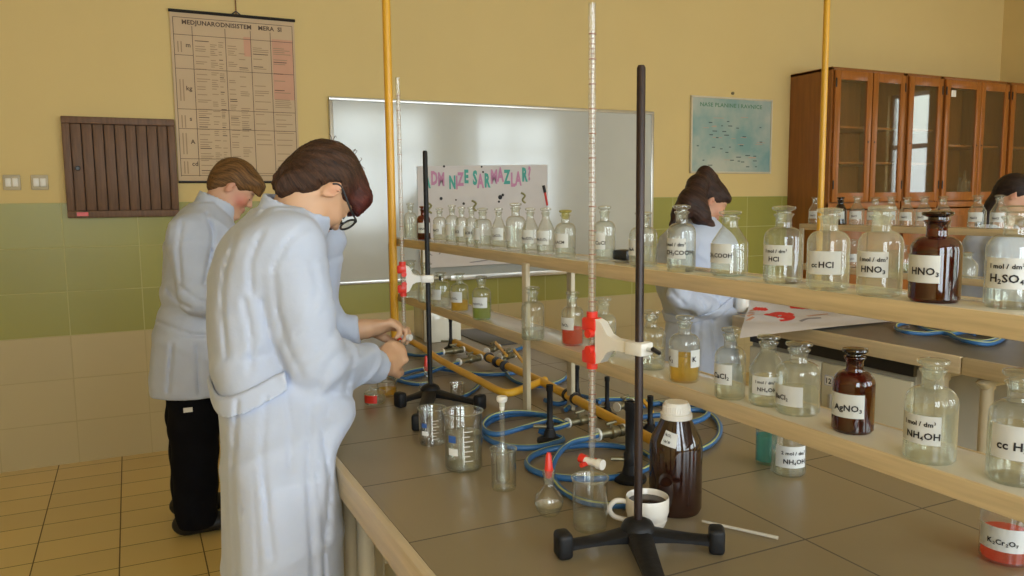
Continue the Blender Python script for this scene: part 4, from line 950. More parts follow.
pstroke([(.78, .42), (.84, .50), (.93, .60)], M_ink, .014); pstroke([(.42, .30), (.50, .38), (.60, .37)], gm, .014); pstroke([(.52, .5), (.62, .52), (.70, .5)], M_chr, .02)
for k in range(5): pstroke([(.02, .35 + k * .09), (.07, .42 + k * .08)], M_chr, .014)
m.build('lettering', t)
def bh(pts, label):
    P = [tuple(g2(x, y, BT + .010 + .005 * (i % 2))) for i, (x, y) in enumerate(pts)]
    t = new_empty('gas_hose', P[0]); tag(t, label, 'hose', 'blue rubber hoses coiled on the benches')
    MB().tube(P, .0075, M_blue, 10, smooth=6).build('tube', t)
    MB().tube([(p[0], p[1], p[2] + .006) for p in P], .003, M_grn, 6, smooth=6).build('stripe', t)
bh([(1005, 336), (985, 342), (962, 340), (945, 333), (925, 334), (905, 332), (896, 328), (902, 324), (925, 323), (950, 328), (975, 334)], 'blue hose coil on the second bench, left loop beside the poster')
bh([(915, 322), (928, 330), (950, 334), (972, 331), (990, 333), (1004, 337), (990, 344), (965, 341), (950, 335)], 'blue hose coil on the second bench, right loop')
m = MB().box(-.03, .03, -.02, .02, 0, .02, M_blk, .006, Matrix.Translation(Vector(g2(983, 334)) - Vector((0, 0, .003))) @ Matrix.Rotation(.5, 4, 'Z')); tag(m.build('hose_connector'), 'black connector block lying by the hoses on the second bench', 'connector')
cc = at(742, 318, 0, 2.60)
t = new_empty('plastic_canister', (2.60, cc[1], BT)); tag(t, 'white plastic canister on the end of the second bench behind the poster', 'canister')
MB().lathe([(0, BT + .0006), (.030, BT + .0006), (.032, BT + .006), (.032, BT + .075), (.026, BT + .088), (0, BT + .088)], M_wht, 24, (2.60, cc[1], 0)).build('body', t)
MB().lathe([(0, BT + .086), (.016, BT + .086), (.016, BT + .10), (0, BT + .10)], M_wht, 20, (2.60, cc[1], 0)).build('cap', t)

# ================================================================== PEOPLE
def smin(a, b, k):
    h = np.clip(.5 + .5 * (b - a) / k, 0, 1); return b * (1 - h) + a * h - k * h * (1 - h)
def smax(a, b, k): return -smin(-a, -b, k)
def rc(P, a, b, ra, rb):                  # round cone
    a = np.asarray(a, float); b = np.asarray(b, float); ab = b - a; pa = P - a
    t = np.clip(pa @ ab / max(1e-9, ab @ ab), 0, 1); return np.linalg.norm(pa - t[:, None] * ab, axis=1) - (ra + (rb - ra) * t)
def el(P, c, r, R=None):                  # ellipsoid, R rows = local axes
    q = P - np.asarray(c, float)
    if R is not None: q = q @ np.asarray(R).T
    r = np.asarray(r, float); k0 = np.linalg.norm(q / r, axis=1); k1 = np.linalg.norm(q / (r * r), axis=1) + 1e-9
    return k0 * (k0 - 1) / k1
def chain(P, pts, rs, k=.01):
    d = None
    for i in range(len(pts) - 1):
        e = rc(P, pts[i], pts[i + 1], rs[i], rs[i + 1]); d = e if d is None else smin(d, e, k)
    return d
def sdf_mesh(name, fn, lo, hi, h, m, parent=None, smooth=1, color=None, flow=None):
    lo = np.array(lo, float); hi = np.array(hi, float); B = 6; n = np.ceil((hi - lo) / h / B).astype(int) * B
    nb = n // B; g = np.stack(np.meshgrid(*[np.arange(k) for k in nb], indexing='ij'), -1).reshape(-1, 3)
    cen = lo + (g * B + B / 2) * h; d = np.concatenate([fn(c) for c in np.array_split(cen, max(1, len(cen) // 200000))])
    act = np.abs(d) < B * h * 1.5
    F = np.full(n + 1, 1.0, np.float32); full = np.repeat(np.repeat(np.repeat(np.where(d < 0, -1., 1.).reshape(nb), B, 0), B, 1), B, 2)
    F[:n[0], :n[1], :n[2]] = full
    off = np.stack(np.meshgrid(*[np.arange(B + 1)] * 3, indexing='ij'), -1).reshape(-1, 3)
    ga = g[act] * B
    for s_ in range(0, len(ga), 800):
        idx = (ga[s_:s_ + 800, None, :] + off[None]).reshape(-1, 3); v = fn(lo + idx * h)
        F[idx[:, 0], idx[:, 1], idx[:, 2]] = v
    ins = F < 0; c8 = [(i, j, k) for i in (0, 1) for j in (0, 1) for k in (0, 1)]
    def sl(o): return tuple(slice(o[a], n[a] + o[a]) for a in range(3))
    cnt = sum(ins[sl(o)].astype(np.int8) for o in c8); cell = np.argwhere((cnt > 0) & (cnt < 8))
    vid = -np.ones(n, int); vid[tuple(cell.T)] = np.arange(len(cell))
    acc = np.zeros((len(cell), 3)); num = np.zeros(len(cell))
    for a in c8:
        for ax in range(3):
            if a[ax]: continue
            b = list(a); b[ax] = 1
            fa = F[tuple((cell + a).T)]; fb = F[tuple((cell + b).T)]; x = (fa < 0) != (fb < 0)
            t = np.where(x, fa / np.where(fa == fb, 1, fa - fb), 0); p = np.tile(np.array(a, float), (len(cell), 1)); p[:, ax] += t
            acc += p * x[:, None]; num += x
    V = lo + (cell + acc / num[:, None]) * h; faces = []
    for ax in range(3):
        u, w_ = (ax + 1) % 3, (ax + 2) % 3
        s0 = [slice(0, n[k] + 1) for k in range(3)]; s1 = list(s0); s0[ax] = slice(0, n[ax]); s1[ax] = slice(1, n[ax] + 1)
        e_ = np.argwhere(ins[tuple(s0)] != ins[tuple(s1)]); e_ = e_[(e_[:, u] > 0) & (e_[:, w_] > 0) & (e_[:, u] < n[u]) & (e_[:, w_] < n[w_])]
        if not len(e_): continue
        fl = ins[tuple(e_.T)]; q = []
        for (du, dw) in ((-1, -1), (0, -1), (0, 0), (-1, 0)):
            c = e_.copy(); c[:, u] += du; c[:, w_] += dw; q.append(vid[tuple(c.T)])
        q = np.stack(q, 1); q[~fl] = q[~fl][:, ::-1]; q = q[(q >= 0).all(1)]; faces.append(q)
    Q = np.concatenate(faces)
    for _ in range(smooth):               # light Laplacian smoothing
        S_ = np.zeros_like(V); c_ = np.zeros(len(V))
        for i in range(4):
            j = Q[:, (i + 1) % 4]; np.add.at(S_, Q[:, i], V[j]); np.add.at(c_, Q[:, i], 1); np.add.at(S_, j, V[Q[:, i]]); np.add.at(c_, j, 1)
        V = V * .5 + S_ / c_[:, None] * .5
    me = bpy.data.meshes.new(name); me.vertices.add(len(V)); me.vertices.foreach_set('co', V.astype(np.float32).ravel())
    me.loops.add(Q.size); me.loops.foreach_set('vertex_index', Q.ravel().astype(np.int32)); me.polygons.add(len(Q))
    me.polygons.foreach_set('loop_start', np.arange(0, Q.size, 4, dtype=np.int32)); me.polygons.foreach_set('loop_total', np.full(len(Q), 4, np.int32))
    me.polygons.foreach_set('use_smooth', np.ones(len(Q), bool)); me.update(calc_edges=True)
    if color is not None:
        at_ = me.color_attributes.new('tone', 'FLOAT_COLOR', 'POINT'); cc = np.ones((len(V), 4), np.float32); cc[:, :3] = color(V); at_.data.foreach_set('color', cc.ravel())
    if flow is not None:
        q = (V - flow[0]) @ flow[1].T; cc = np.ones((len(V), 4), np.float32); cc[:, 0] = np.arctan2(q[:, 1], q[:, 2] + .02); cc[:, 1] = np.arctan2(q[:, 0], np.hypot(q[:, 1], q[:, 2])); cc[:, 2] = V[:, 2]
        me.color_attributes.new('flow', 'FLOAT_COLOR', 'POINT').data.foreach_set('color', cc.ravel())
    me.materials.append(m); o = bpy.data.objects.new(name, me); COL.objects.link(o)
    if parent is not None: o.parent = parent; o.location = -parent.location
    return o
def skinm(name):
    m, nt, b = newmat(name); a = nt.nodes.new('ShaderNodeAttribute'); a.attribute_name = 'tone'
    no = nt.nodes.new('ShaderNodeTexNoise'); no.inputs['Scale'].default_value = 60; tc = nt.nodes.new('ShaderNodeTexCoord'); nt.links.new(tc.outputs['Object'], no.inputs['Vector'])
    bp = nt.nodes.new('ShaderNodeBump'); bp.inputs['Strength'].default_value = .12; bp.inputs['Distance'].default_value = .002
    nt.links.new(no.outputs['Fac'], bp.inputs['Height']); nt.links.new(bp.outputs[0], b.inputs['Normal'])
    nt.links.new(a.outputs['Color'], b.inputs['Base Color']); b.inputs['Roughness'].default_value = .5; b.inputs['Subsurface Weight'].default_value = .08
    b.inputs['Subsurface Radius'].default_value = (.012, .004, .002); b.inputs['Subsurface Scale'].default_value = .5
    return m
M_skin = skinm('skin')
def hairm(name, *_):
    m, nt, b = newmat(name); N = nt.nodes.new; L = nt.links.new
    a = N('ShaderNodeAttribute'); a.attribute_name = 'tone'; fl = N('ShaderNodeAttribute'); fl.attribute_name = 'flow'
    mp = N('ShaderNodeMapping'); mp.inputs['Scale'].default_value = (38, 2.6, 5); L(fl.outputs['Vector'], mp.inputs[0])
    no = N('ShaderNodeTexNoise'); no.inputs['Scale'].default_value = 1; no.inputs['Detail'].default_value = 5; no.inputs['Roughness'].default_value = .7; L(mp.outputs[0], no.inputs['Vector'])
    mr = N('ShaderNodeMapRange'); mr.inputs[1].default_value = .3; mr.inputs[2].default_value = .7; mr.inputs[3].default_value = .45; mr.inputs[4].default_value = 1.7; L(no.outputs['Fac'], mr.inputs[0])
    vm = N('ShaderNodeVectorMath'); vm.operation = 'SCALE'; L(a.outputs['Color'], vm.inputs[0]); L(mr.outputs[0], vm.inputs['Scale']); L(vm.outputs[0], b.inputs['Base Color'])
    bp = N('ShaderNodeBump'); bp.inputs['Strength'].default_value = .7; bp.inputs['Distance'].default_value = .004; L(no.outputs['Fac'], bp.inputs['Height']); L(bp.outputs[0], b.inputs['Normal'])
    b.inputs['Roughness'].default_value = .5; b.inputs['Specular IOR Level'].default_value = .3; return m
M_hair = hairm('hair')
M_coat = mat('lab_coat_cotton', (.50, .56, .70), .8, amt=.03, scale=10, sheen=.1, bump=.35, bscale=34)
M_trs = mat('black_trousers', (.006, .006, .008), .9, amt=.2, spec=.1)
M_shoe = mat('black_shoe', (.010, .009, .009), .5)
M_lash = mat('dark_lashes', (.015, .010, .008), .6); M_eye = mat('eye_white', (.60, .56, .50), .25)
def rotm(fx, up):                          # rows: forward, left, up of a head
    f = np.array(fx, float); f /= np.linalg.norm(f); u = np.array(up, float); u -= u @ f * f; u /= np.linalg.norm(u); return np.array([f, np.cross(u, f), u])
class Head:
    """head in local axes: forward x, left y, up z; eyes at z = 0"""
    def __init__(s, c, R, sc=1.0, nose=1.0, chin=1.0): s.c = np.array(c, float); s.R = R; s.s = sc; s.nose = nose; s.chin = chin
    def loc(s, P): return ((P - s.c) @ s.R.T) / s.s
    def wld(s, p): return s.c + (np.array(p) * s.s) @ s.R
    def skull(s, P):
        q = s.loc(P)
        d = el(q, (-.012, 0, .030), (.092, .073, .088)); d = smin(d, el(q, (.028, 0, -.025), (.058, .058, .080)), .03)
        d = smin(d, rc(q, (.020, .032, -.070), (.062, .008, -.100), .034, .020), .025); d = smin(d, rc(q, (.020, -.032, -.070), (.062, -.008, -.100), .034, .020), .025)
        d = smin(d, el(q, (.074, 0, -.101), (.016, .018, .014)), .012)
        d = smin(d, el(q, (.070, 0, .020), (.018, .048, .014)), .015)
        for sg in (-1, 1):
            d = smin(d, el(q, (.058, sg * .036, -.032), (.026, .022, .022)), .018)
            d = smax(d, -el(q, (.097, sg * .031, -.002), (.018, .018, .013)), .010)
            d = smin(d, el(q, (.0755, sg * .031, -.003), (.0125, .0135, .0115)), .003)
        d = smin(d, rc(q, (.080, 0, .008), (.101 * s.nose, 0, -.030), .007, .0100), .010)
        for sg in (-1, 1): d = smin(d, el(q, (.090, sg * .011, -.034), (.011, .008, .008)), .005)
        d = smin(d, el(q, (.083, 0, -.059), (.012, .022, .0068)), .005); d = smin(d, el(q, (.081, 0, -.072), (.012, .018, .0075)), .004)
        d = smax(d, -el(q, (.096, 0, -.0655), (.010, .026, .0018)), .002)
        for sg in (-1, 1):
            Re = rotm((.94, sg * .35, -.12), (.10, 0, 1))
            e_ = el(q, (-.008, sg * .077, -.008), (.018, .0065, .031), Re); e_ = smax(e_, -el(q, (-.004, sg * .085, -.004), (.010, .006, .018), Re), .004)
            e_ = smin(e_, rc(q, (-.002, sg * .074, -.012), (.004, sg * .077, -.020), .005, .004), .004); d = smin(d, e_, .005)
        return d * s.s
    def tone(s, P, base, blush=0, ears=.15):
        q = s.loc(P); C = np.tile(np.array(base, float), (len(P), 1))
        def mixc(w_, c): nonlocal C; C = C * (1 - w_[:, None]) + np.array(c) * w_[:, None]
        g = lambda c, r: np.exp(-(((q - np.array(c)) / np.array(r)) ** 2).sum(1))
        if blush: mixc(np.clip(blush * (g((.055, -.045, -.035), (.040, .03, .032)) + g((.055, .045, -.035), (.04, .03, .032))), 0, .9), (.55, .14, .10))
        mixc(np.clip(ears * 3 * (g((-.008, -.080, -.008), (.02, .012, .03)) + g((-.008, .08, -.008), (.02, .012, .03))), 0, .5), (.62, .24, .16))
        lip = g((.092, 0, -.065), (.012, .020, .0085)); mixc(np.clip(lip * 1.1, 0, .75), (.45, .14, .11))
        mixc(np.clip(.35 * g((.103, 0, -.030), (.012, .014, .012)), 0, .4), (.60, .25, .17))
        for sg in (-1, 1): mixc(np.clip(.9 * g((.086, sg * .034, .018), (.014, .018, .0035)), 0, .7), (.09, .05, .03))
        return C
    def eyes(s, parent):
        for sg in (-1, 1):
            m = MB(); pts = [s.wld((.0885 - abs(k) * .0016 * 2.4, sg * .031 + k * .0042, -.0085 - .0010 * (2 - abs(k)) * .8)) for k in range(-2, 3)]
            m.tube([tuple(p) for p in pts], .0011 * s.s, M_lash, 6, smooth=3); o = m.build('eyelash', parent)
def hand(P, wr, fwd, back, side, sc=1.0, curl=(.9, 1.0, .8), spread=1.0, thumb=((.55, .70, -.35), (.85, .25, -.45)), fcurls=None):
    """wr wrist, fwd to the knuckles, back = out of the back of the hand, side=+1 when the thumb lies along fwd x back"""
    f = np.array(fwd, float); f /= np.linalg.norm(f); b = np.array(back, float); b -= b @ f * f; b /= np.linalg.norm(b); a = np.cross(f, b) * side
    R = np.array([f, a, b]); W = np.array(wr, float); g = lambda x, y, z: W + sc * (x * f + y * a + z * b)
    d = el(P, g(.048, .000, 0), (.052 * sc, .040 * sc, .0165 * sc), R); d = smin(d, rc(P, g(-.02, 0, 0), g(.02, .0, 0), .026 * sc, .024 * sc), .02)
    for i, (y, L, x0) in enumerate(((.029, .074, .082), (.010, .082, .088), (-.009, .076, .085), (-.027, .060, .076))):
        cu = (fcurls[i] if fcurls else curl); p = g(x0 - .012, y, .002); an = 0; q = [p]; dy = (y * .25 * spread)
        for s_, ca in zip((.50, .30, .24), cu):
            an += ca; v = math.cos(an) * f - math.sin(an) * b + dy * a * .6; v /= np.linalg.norm(v); p = p + v * L * s_ * sc * (1.12 if s_ == .5 else 1); q.append(p)
        d = smin(d, chain(P, q, [.0100 * sc, .0092 * sc, .0085 * sc, .0070 * sc], .003), .0035)
        d = smin(d, el(P, g(x0 - .010, y, .009), (.008 * sc, .007 * sc, .006 * sc), R), .008)
    t0 = g(.018, .026, -.004); v1 = thumb[0][0] * f + thumb[0][1] * a + thumb[0][2] * b; v2 = thumb[1][0] * f + thumb[1][1] * a + thumb[1][2] * b
    v1 = v1 / np.linalg.norm(v1); v2 = v2 / np.linalg.norm(v2); t1 = t0 + v1 * .042 * sc; t2 = t1 + (v1 * .4 + v2 * .6) * .030 * sc; t3 = t2 + v2 * .024 * sc
    d = smin(d, chain(P, [t0, t1, t2, t3], [.0165 * sc, .0120 * sc, .0105 * sc, .0085 * sc], .006), .008)
    return d
def cr(x, w_=.55): return np.exp(-((np.mod(x, 2 * PI) - PI) / w_) ** 2) - .25          # narrow crest, one per turn
def prof(P, tab, sx=1.0, yc=0, folds=None, e_=2.3):
    """upright generalised cylinder; tab rows (z, x_back, x_front, half width), blended smoothly"""
    T = np.array(tab, float); T = T[np.argsort(T[:, 0])]; z = P[:, 2]
    zz = np.linspace(T[0, 0], T[-1, 0], 60); I = [np.interp(zz, T[:, 0], T[:, k]) for k in (1, 2, 3)]
    ker = np.ones(5) / 5; I = [np.convolve(np.pad(v, 2, mode='edge'), ker, 'valid') for v in I]
    xb, xf, hw = [np.interp(z, zz, v) for v in I]; yy = yc if not callable(yc) else yc(z)
    a = (xf - xb) / 2; cx = (xf + xb) / 2; q = np.stack([(P[:, 0] - cx) / a, (P[:, 1] - yy) / hw], 1)
    rr = (np.abs(q[:, 0]) ** e_ + np.abs(q[:, 1]) ** e_) ** (1 / e_) + 1e-9
    d = (rr - 1) * np.minimum(a, hw) * .9
    if folds is not None: d = d + folds(P, np.arctan2(q[:, 1], q[:, 0]), z)
    return np.maximum(d, np.maximum(T[0, 0] - z, z - T[-1, 0]))
def strands(P, C, R, f=260, amp=.0016, flow=2.2):
    q = (P - C) @ R.T; th = np.arctan2(q[:, 1], q[:, 2] + .02); ph = np.arctan2(q[:, 0], np.hypot(q[:, 1], q[:, 2]))
    s_ = th * 9 + np.sin(ph * flow * 2 + th * 3) * .5
    return amp * (np.sin(s_ * 2.3) * .25 + np.sin(s_ * 7.7 + 1.3 + ph * 2) * .35 + np.sin(s_ * 13 + 2.1) * .35)
def hair_tone(C, R, a, b, red=None):
    def f(P):
        q = (P - C) @ R.T; th = np.arctan2(q[:, 1], q[:, 2] + .02); ph = np.arctan2(q[:, 0], np.hypot(q[:, 1], q[:, 2]))
        n = .5 + .5 * np.sin(th * 41 + np.sin(ph * 5) * 2) * np.sin(th * 23 + ph * 3 + 1); c = np.array(a) * (1 - n[:, None]) + np.array(b) * n[:, None]
        if red is not None:
            w_ = np.clip((q[:, 0] - .0) / .08, 0, 1)[:, None] * .85; c = c * (1 - w_) + np.array(red) * (.7 + .6 * n[:, None]) * w_
        return c
    return f
AT = lambda x, y, Y: at(x, y, 1, Y)

# ---------------------------------------------------------------- student in glasses, front
Y0 = 1.83
t = new_empty('person', (.30, Y0, 0)); tag(t, 'person with dark-red hair and black glasses in belted white lab coat, hands at the burette', 'person')
tilt = math.radians(52); fx = (.95 * math.cos(tilt), .31 * math.cos(tilt), -math.sin(tilt)); upv = (.95 * math.sin(tilt), .31 * math.sin(tilt), math.cos(tilt))
HR = rotm(fx, upv)
hc = AT(333, 190, Y0 - .075) ; hc = np.array([hc[0], Y0, hc[2]]) - 0
_e = np.array([-.008, -.077, -.008]) @ HR                # place so the near ear falls on its pixel
H1 = Head((0, 0, 0), HR, .87); tgt = AT(333, 189.5, Y0 - .067); H1.c = tgt - _e * .87; Y0h = H1.c[1]
neck0 = H1.wld((-.030, 0, -.045)); nb = AT(296, 212, Y0); neckb = np.array([nb[0] - .01, Y0, nb[2] - .03])
shR = AT(292, 246, Y0 - .165); shL = AT(318, 238, Y0 + .175); elR = AT(316, 360, Y0 - .20); wrR = AT(381, 367, Y0 + .02)
elL = AT(312, 335, Y0 + .24); wrL = AT(364, 329, 2.03)
h1 = AT(409, 360, 1.97)
def body1(P):
    d = H1.skull(P); d = smin(d, rc(P, neck0, neckb, .052, .058), .025)
    ch = np.array([neckb[0] - .035, Y0, 1.25]); hp = np.array([.27, Y0, .93])
    d = smin(d, rc(P, neckb + np.array([-.02, 0, -.05]), ch, .070, .08), .05); d = smin(d, rc(P, ch, hp, .08, .08), .05)
    for s_, sh, e_, w_ in ((-1, shR, elR, wrR), (1, shL, elL, wrL)):
        d = smin(d, rc(P, sh, e_, .038, .032), .03); d = smin(d, rc(P, e_, w_, .032, .026), .02)
    for sg in (-1, 1): d = smin(d, chain(P, [(.25, Y0 + sg * .08, .90), (.24, Y0 + sg * .10, .48), (.22, Y0 + sg * .10, .08)], [.055, .05, .035], .03), .04)
    d = smin(d, hand(P, wrR + np.array([.004, .01, .004]), (.80, .50, .32), (.30, -.85, .42), 1, .94, fcurls=[(.85, 1.35, 1.0), (1.15, 1.4, 1.0), (1.3, 1.4, 1.0), (1.4, 1.4, 1.0)], thumb=((.65, .50, -.45), (.70, -.10, -.55))), .01)
    d = smin(d, hand(P, wrL + np.array([.010, 0, .0]), (.95, -.12, .08), (.05, .40, .90), -1, .90, fcurls=[(.35, .95, .8), (.45, 1.0, .8), (.6, 1.0, .8), (.75, 1.0, .8)], thumb=((.75, .45, -.45), (.75, -.15, -.55))), .01)
    return d
SK1 = (.62, .37, .22)
sdf_mesh('body', body1, (.02, 1.38, .0), (.80, 2.25, 1.66), .0042, M_skin, t, color=lambda P: H1.tone(P, SK1, .12))
H1.eyes(t)
# trousers and shoes below the coat
def tr1(P):
    d = None
    for sg in (-1, 1):
        e_ = chain(P, [(.27, Y0 + sg * .09, .88), (.25, Y0 + sg * .10, .48), (.22, Y0 + sg * .10, .07)], [.085, .068, .058], .03); d = e_ if d is None else smin(d, e_, .02)
    return np.maximum(smax(d, .045 - P[:, 2], .01), P[:, 2] - .66)
sdf_mesh('trousers', tr1, (.05, 1.6, .02), (.45, 2.1, .95), .010, M_trs, t)
for sg in (-1, 1):
    def sh(P, sg=sg): return smax(smin(el(P, (.19, Y0 + sg * .10, .045), (.075, .045, .05)), el(P, (.30, Y0 + sg * .105, .035), (.095, .045, .035)), .03), .002 - P[:, 2], .004)
    sdf_mesh('shoe', sh, (.08, Y0 + sg * .1 - .08, -.01), (.42, Y0 + sg * .1 + .08, .12), .007, M_shoe, t)
# coat
tabpx = [(208, 262, 300, .10), (218, 244, 312, .155), (236, 224, 320, .185), (258, 214, 324, .19), (285, 209, 326, .185), (320, 207, 326, .18), (350, 209, 330, .175), (372, 212, 338, .175), (400, 216, 349, .185), (430, 217, 351, .195), (465, 217, 343, .20), (520, 219, 338, .205), (575, 221, 334, .21)]
tab = []
for (yy, xb, xf, hw) in tabpx:
    p = AT(xb, yy, Y0 - .02); q = AT(xf, yy, Y0 - .02); tab.append(((p[2] + q[2]) / 2, p[0], (min(q[0], .350) if (p[2] + q[2]) / 2 > .84 else .372) if (p[2] + q[2]) / 2 < .95 else q[0] - .008, hw))
tab.append((.50, tab[-1][1], tab[-1][2], .215)); zt_ = tab[0][0]
def folds1(P, th, z):
    lowr = np.clip((1.02 - z) / .45, 0, 1); x, y = P[:, 0], P[:, 1]
    f = -lowr * (.006 * cr(th * 3 + z * 1.5 + .8, 1.0) + .004 * np.sin(th * 3 + 1))
    up = np.clip((z - 1.02) / .12, 0, 1)
    f = f - .0030 * up * cr(x * 26 - z * 20 + 1.2 * np.sin(y * 8) + 1.0, .9)
    f = f - .0035 * cr(z * 28 + y * 9 - x * 8 + 2, .5)
    f = f + .003 * np.exp(-((th + 1.15) / .02) ** 2) + .003 * np.exp(-((th + 2.2) / .02) ** 2) * lowr   # seams
    return f
cuffR = wrR - (wrR - elR) / np.linalg.norm(wrR - elR) * .005; cuffL = wrL - (wrL - elL) / np.linalg.norm(wrL - elL) * .005
def sleeve(P, sh, e_, w_, r, cut, ph):
    d1 = rc(P, sh, e_, r[0], r[1]); d2 = rc(P, e_, w_, r[1], r[2]); d = smin(d1, d2, .03)
    ax = (np.array(e_) - sh); ax /= np.linalg.norm(ax); u = (P - sh) @ ax; a2 = (np.array(w_) - e_); a2 /= np.linalg.norm(a2); u2 = (P - e_) @ a2
    d = d - .0065 * cr(u * 40 + ph + 26 * P[:, 0] + 1.2 * np.sin(P[:, 1] * 17), .75) * np.clip((u - .05) * 6, 0, 1) - .0060 * cr(u2 * 50 + ph * 2 + 1.6 * np.sin(P[:, 2] * 24 + P[:, 1] * 9), .7) * np.clip(u2 * 8, 0, 1)
    d = d + .0035 * np.exp(-((u - .035) / .006) ** 2) - .002 * np.exp(-((u - .050) / .008) ** 2)
    d = np.maximum(d, u2 - np.linalg.norm(np.array(w_) - e_) + cut)
    return d
def crease(P, lines, a=.006, w_=2.6, ymax=None):
    c = (P - CAM) @ RW; x = 512 + FPX * c[:, 0] / -c[:, 2]; y = 288 - FPX * c[:, 1] / -c[:, 2]; out = np.zeros(len(P))
    for L_ in lines:
        dm = np.full(len(P), 1e9)
        for (x0, y0), (x1, y1) in zip(L_, L_[1:]):
            t = np.clip(((x - x0) * (x1 - x0) + (y - y0) * (y1 - y0)) / ((x1 - x0) ** 2 + (y1 - y0) ** 2), 0, 1)
            dm = np.minimum(dm, np.hypot(x - x0 - t * (x1 - x0), y - y0 - t * (y1 - y0)))
        out += a * np.exp(-(dm / w_) ** 2) - a * .22 * np.exp(-((dm - w_ * 2.6) / (w_ * 1.8)) ** 2)
    return out if ymax is None else out * (P[:, 1] < ymax)
CR1 = [[(308, 226), (286, 243), (274, 268), (277, 308), (287, 346), (302, 376)], [(236, 236), (224, 272), (221, 312), (227, 356)], [(262, 232), (250, 262), (251, 292)], [(244, 300), (252, 340), (250, 372)], [(262, 300), (270, 340), (288, 378)],
 [(336, 296), (318, 318), (296, 332)], [(340, 322), (322, 350), (298, 366)], [(346, 346), (328, 364), (318, 388)], [(362, 349), (352, 368), (346, 392)], [(312, 262), (318, 290), (310, 316)], [(330, 392), (352, 397)],
 [(237, 402), (232, 470), (236, 576)], [(311, 404), (308, 470), (314, 576)], [(266, 398), (262, 450), (272, 560)], [(286, 396), (292, 430), (290, 470)], [(334, 398), (322, 430), (330, 480), (326, 540)], [(272, 204), (258, 216), (246, 222)]]
def coat_base(P):
    d = prof(P, tab, yc=lambda z: Y0 - .15 * np.clip((1.12 - z) / .22, 0, 1), folds=folds1, e_=3.2)
    d = smin(d, rc(P, shR + np.array([-.03, .03, -.015]), shL + np.array([-.03, -.02, -.015]), .056, .056), .06)
    d = smin(d, sleeve(P, shR, elR, wrR, (.064, .056, .044), .030, 0), .028); d = smin(d, sleeve(P, shL, elL, wrL, (.068, .058, .040), .012, 2), .028)
    return d + crease(P, CR1, .0042, 2.3, Y0 + .05)
def coat1(P):
    d = coat_base(P)
    nx = rotm(neckb - neck0, (0, 1, 0)); q = (P - (neck0 * .42 + neckb * .58)) @ nx.T            # collar ring around the neck
    col = np.abs(np.hypot(q[:, 1] / 1.06, q[:, 2]) - .071) - .0055; col = np.maximum(col, np.abs(q[:, 0] - .012) - .030)
    d = smin(d, col, .008); d = np.maximum(d, -rc(P, neck0, neckb, .060, .064))
    dz = P[:, 2] - (.635 + (.40 - P[:, 0]) * -.28); return np.maximum(d, -(dz))
sdf_mesh('lab_coat', coat1, (.02, 1.36, .48), (.66, 2.3, 1.58), .0065, M_coat, t)
def belt1(P):
    d = np.abs(coat_base(P) - .006) - .0045; zc = 1.028 + (P[:, 0] - .15) * .42; d = smax(d, np.abs(P[:, 2] - zc) - .019, .004)
    return np.maximum(d, P[:, 0] - .268)
sdf_mesh('half_belt', belt1, (.08, 1.46, .93), (.36, 2.12, 1.14), .0036, M_coat, t, smooth=3)
# hair
HC = H1.c
def hair1(P):
    q = H1.loc(P)
    d = el(q, (-.014, 0, .040), (.103, .083, .094)); d = smin(d, el(q, (.058, 0, .070), (.058, .064, .040)), .03)          # cap, top
    d = smin(d, rc(q, (.085, .02, .068), (.106, .014, .034), .024, .010), .02); d = smin(d, rc(q, (.085, -.03, .070), (.104, -.030, .030), .024, .009), .02)   # fringe
    d = smin(d, rc(q, (.070, -.058, .055), (.092, -.058, .010), .022, .008), .02)
    d = smin(d, el(q, (-.075, 0, -.018), (.042, .062, .070)), .03)                                                     # nape
    d = smin(d, el(q, (-.072, -.012, -.055), (.030, .048, .048)), .02); d = smin(d, el(q, (-.052, -.055, -.035), (.022, .016, .040)), .02)
    face = el(q, (.085, 0, -.045), (.080, .110, .072)); d = smax(d, -face, .012)
    ear = el(q, (.004, -.085, -.016), (.034, .030, .036)); d = smax(d, -ear, .008)
    d = smax(d, -el(q, (.045, -.09, -.085), (.070, .05, .055)), .01); d = smax(d, -el(q, (.03, .09, -.075), (.070, .05, .055)), .01)
    tip = .006 * np.sin(q[:, 2] * 95 + q[:, 1] * 130) * np.clip((-q[:, 2] - .02) * 14, 0, 1)
    return d * H1.s - strands(P, HC, HR, amp=.0026) - tip
sdf_mesh('hair', hair1, HC - .20, HC + .20, .0035, M_hair, t, flow=(HC, HR), color=hair_tone(HC, HR, (.022, .010, .006), (.075, .034, .018), (.085, .012, .012)), smooth=0)
m = MB()
for k in range(12):                        # loose flyaway strands
    a = rng.uniform(-1.3, .9); y_ = rng.uniform(-.07, .05); p0 = H1.wld((-.014 + .100 * math.sin(a), y_, .040 + .09 * math.cos(a))); n_ = p0 - H1.wld((-.014, 0, .03)); n_ /= np.linalg.norm(n_)
    tg = HR[0] * rng.uniform(-.02, .05) + HR[2] * rng.uniform(-.01, .01); m.tube([tuple(p0 - n_ * .006), tuple(p0 + n_ * .008 + tg * .5), tuple(p0 + n_ * rng.uniform(.002, .010) + tg)], [.0011, .0009, .0004], mat('loose_hair', (.04, .016, .01), .4), 4, smooth=3)
m.build('stray_hair', t)
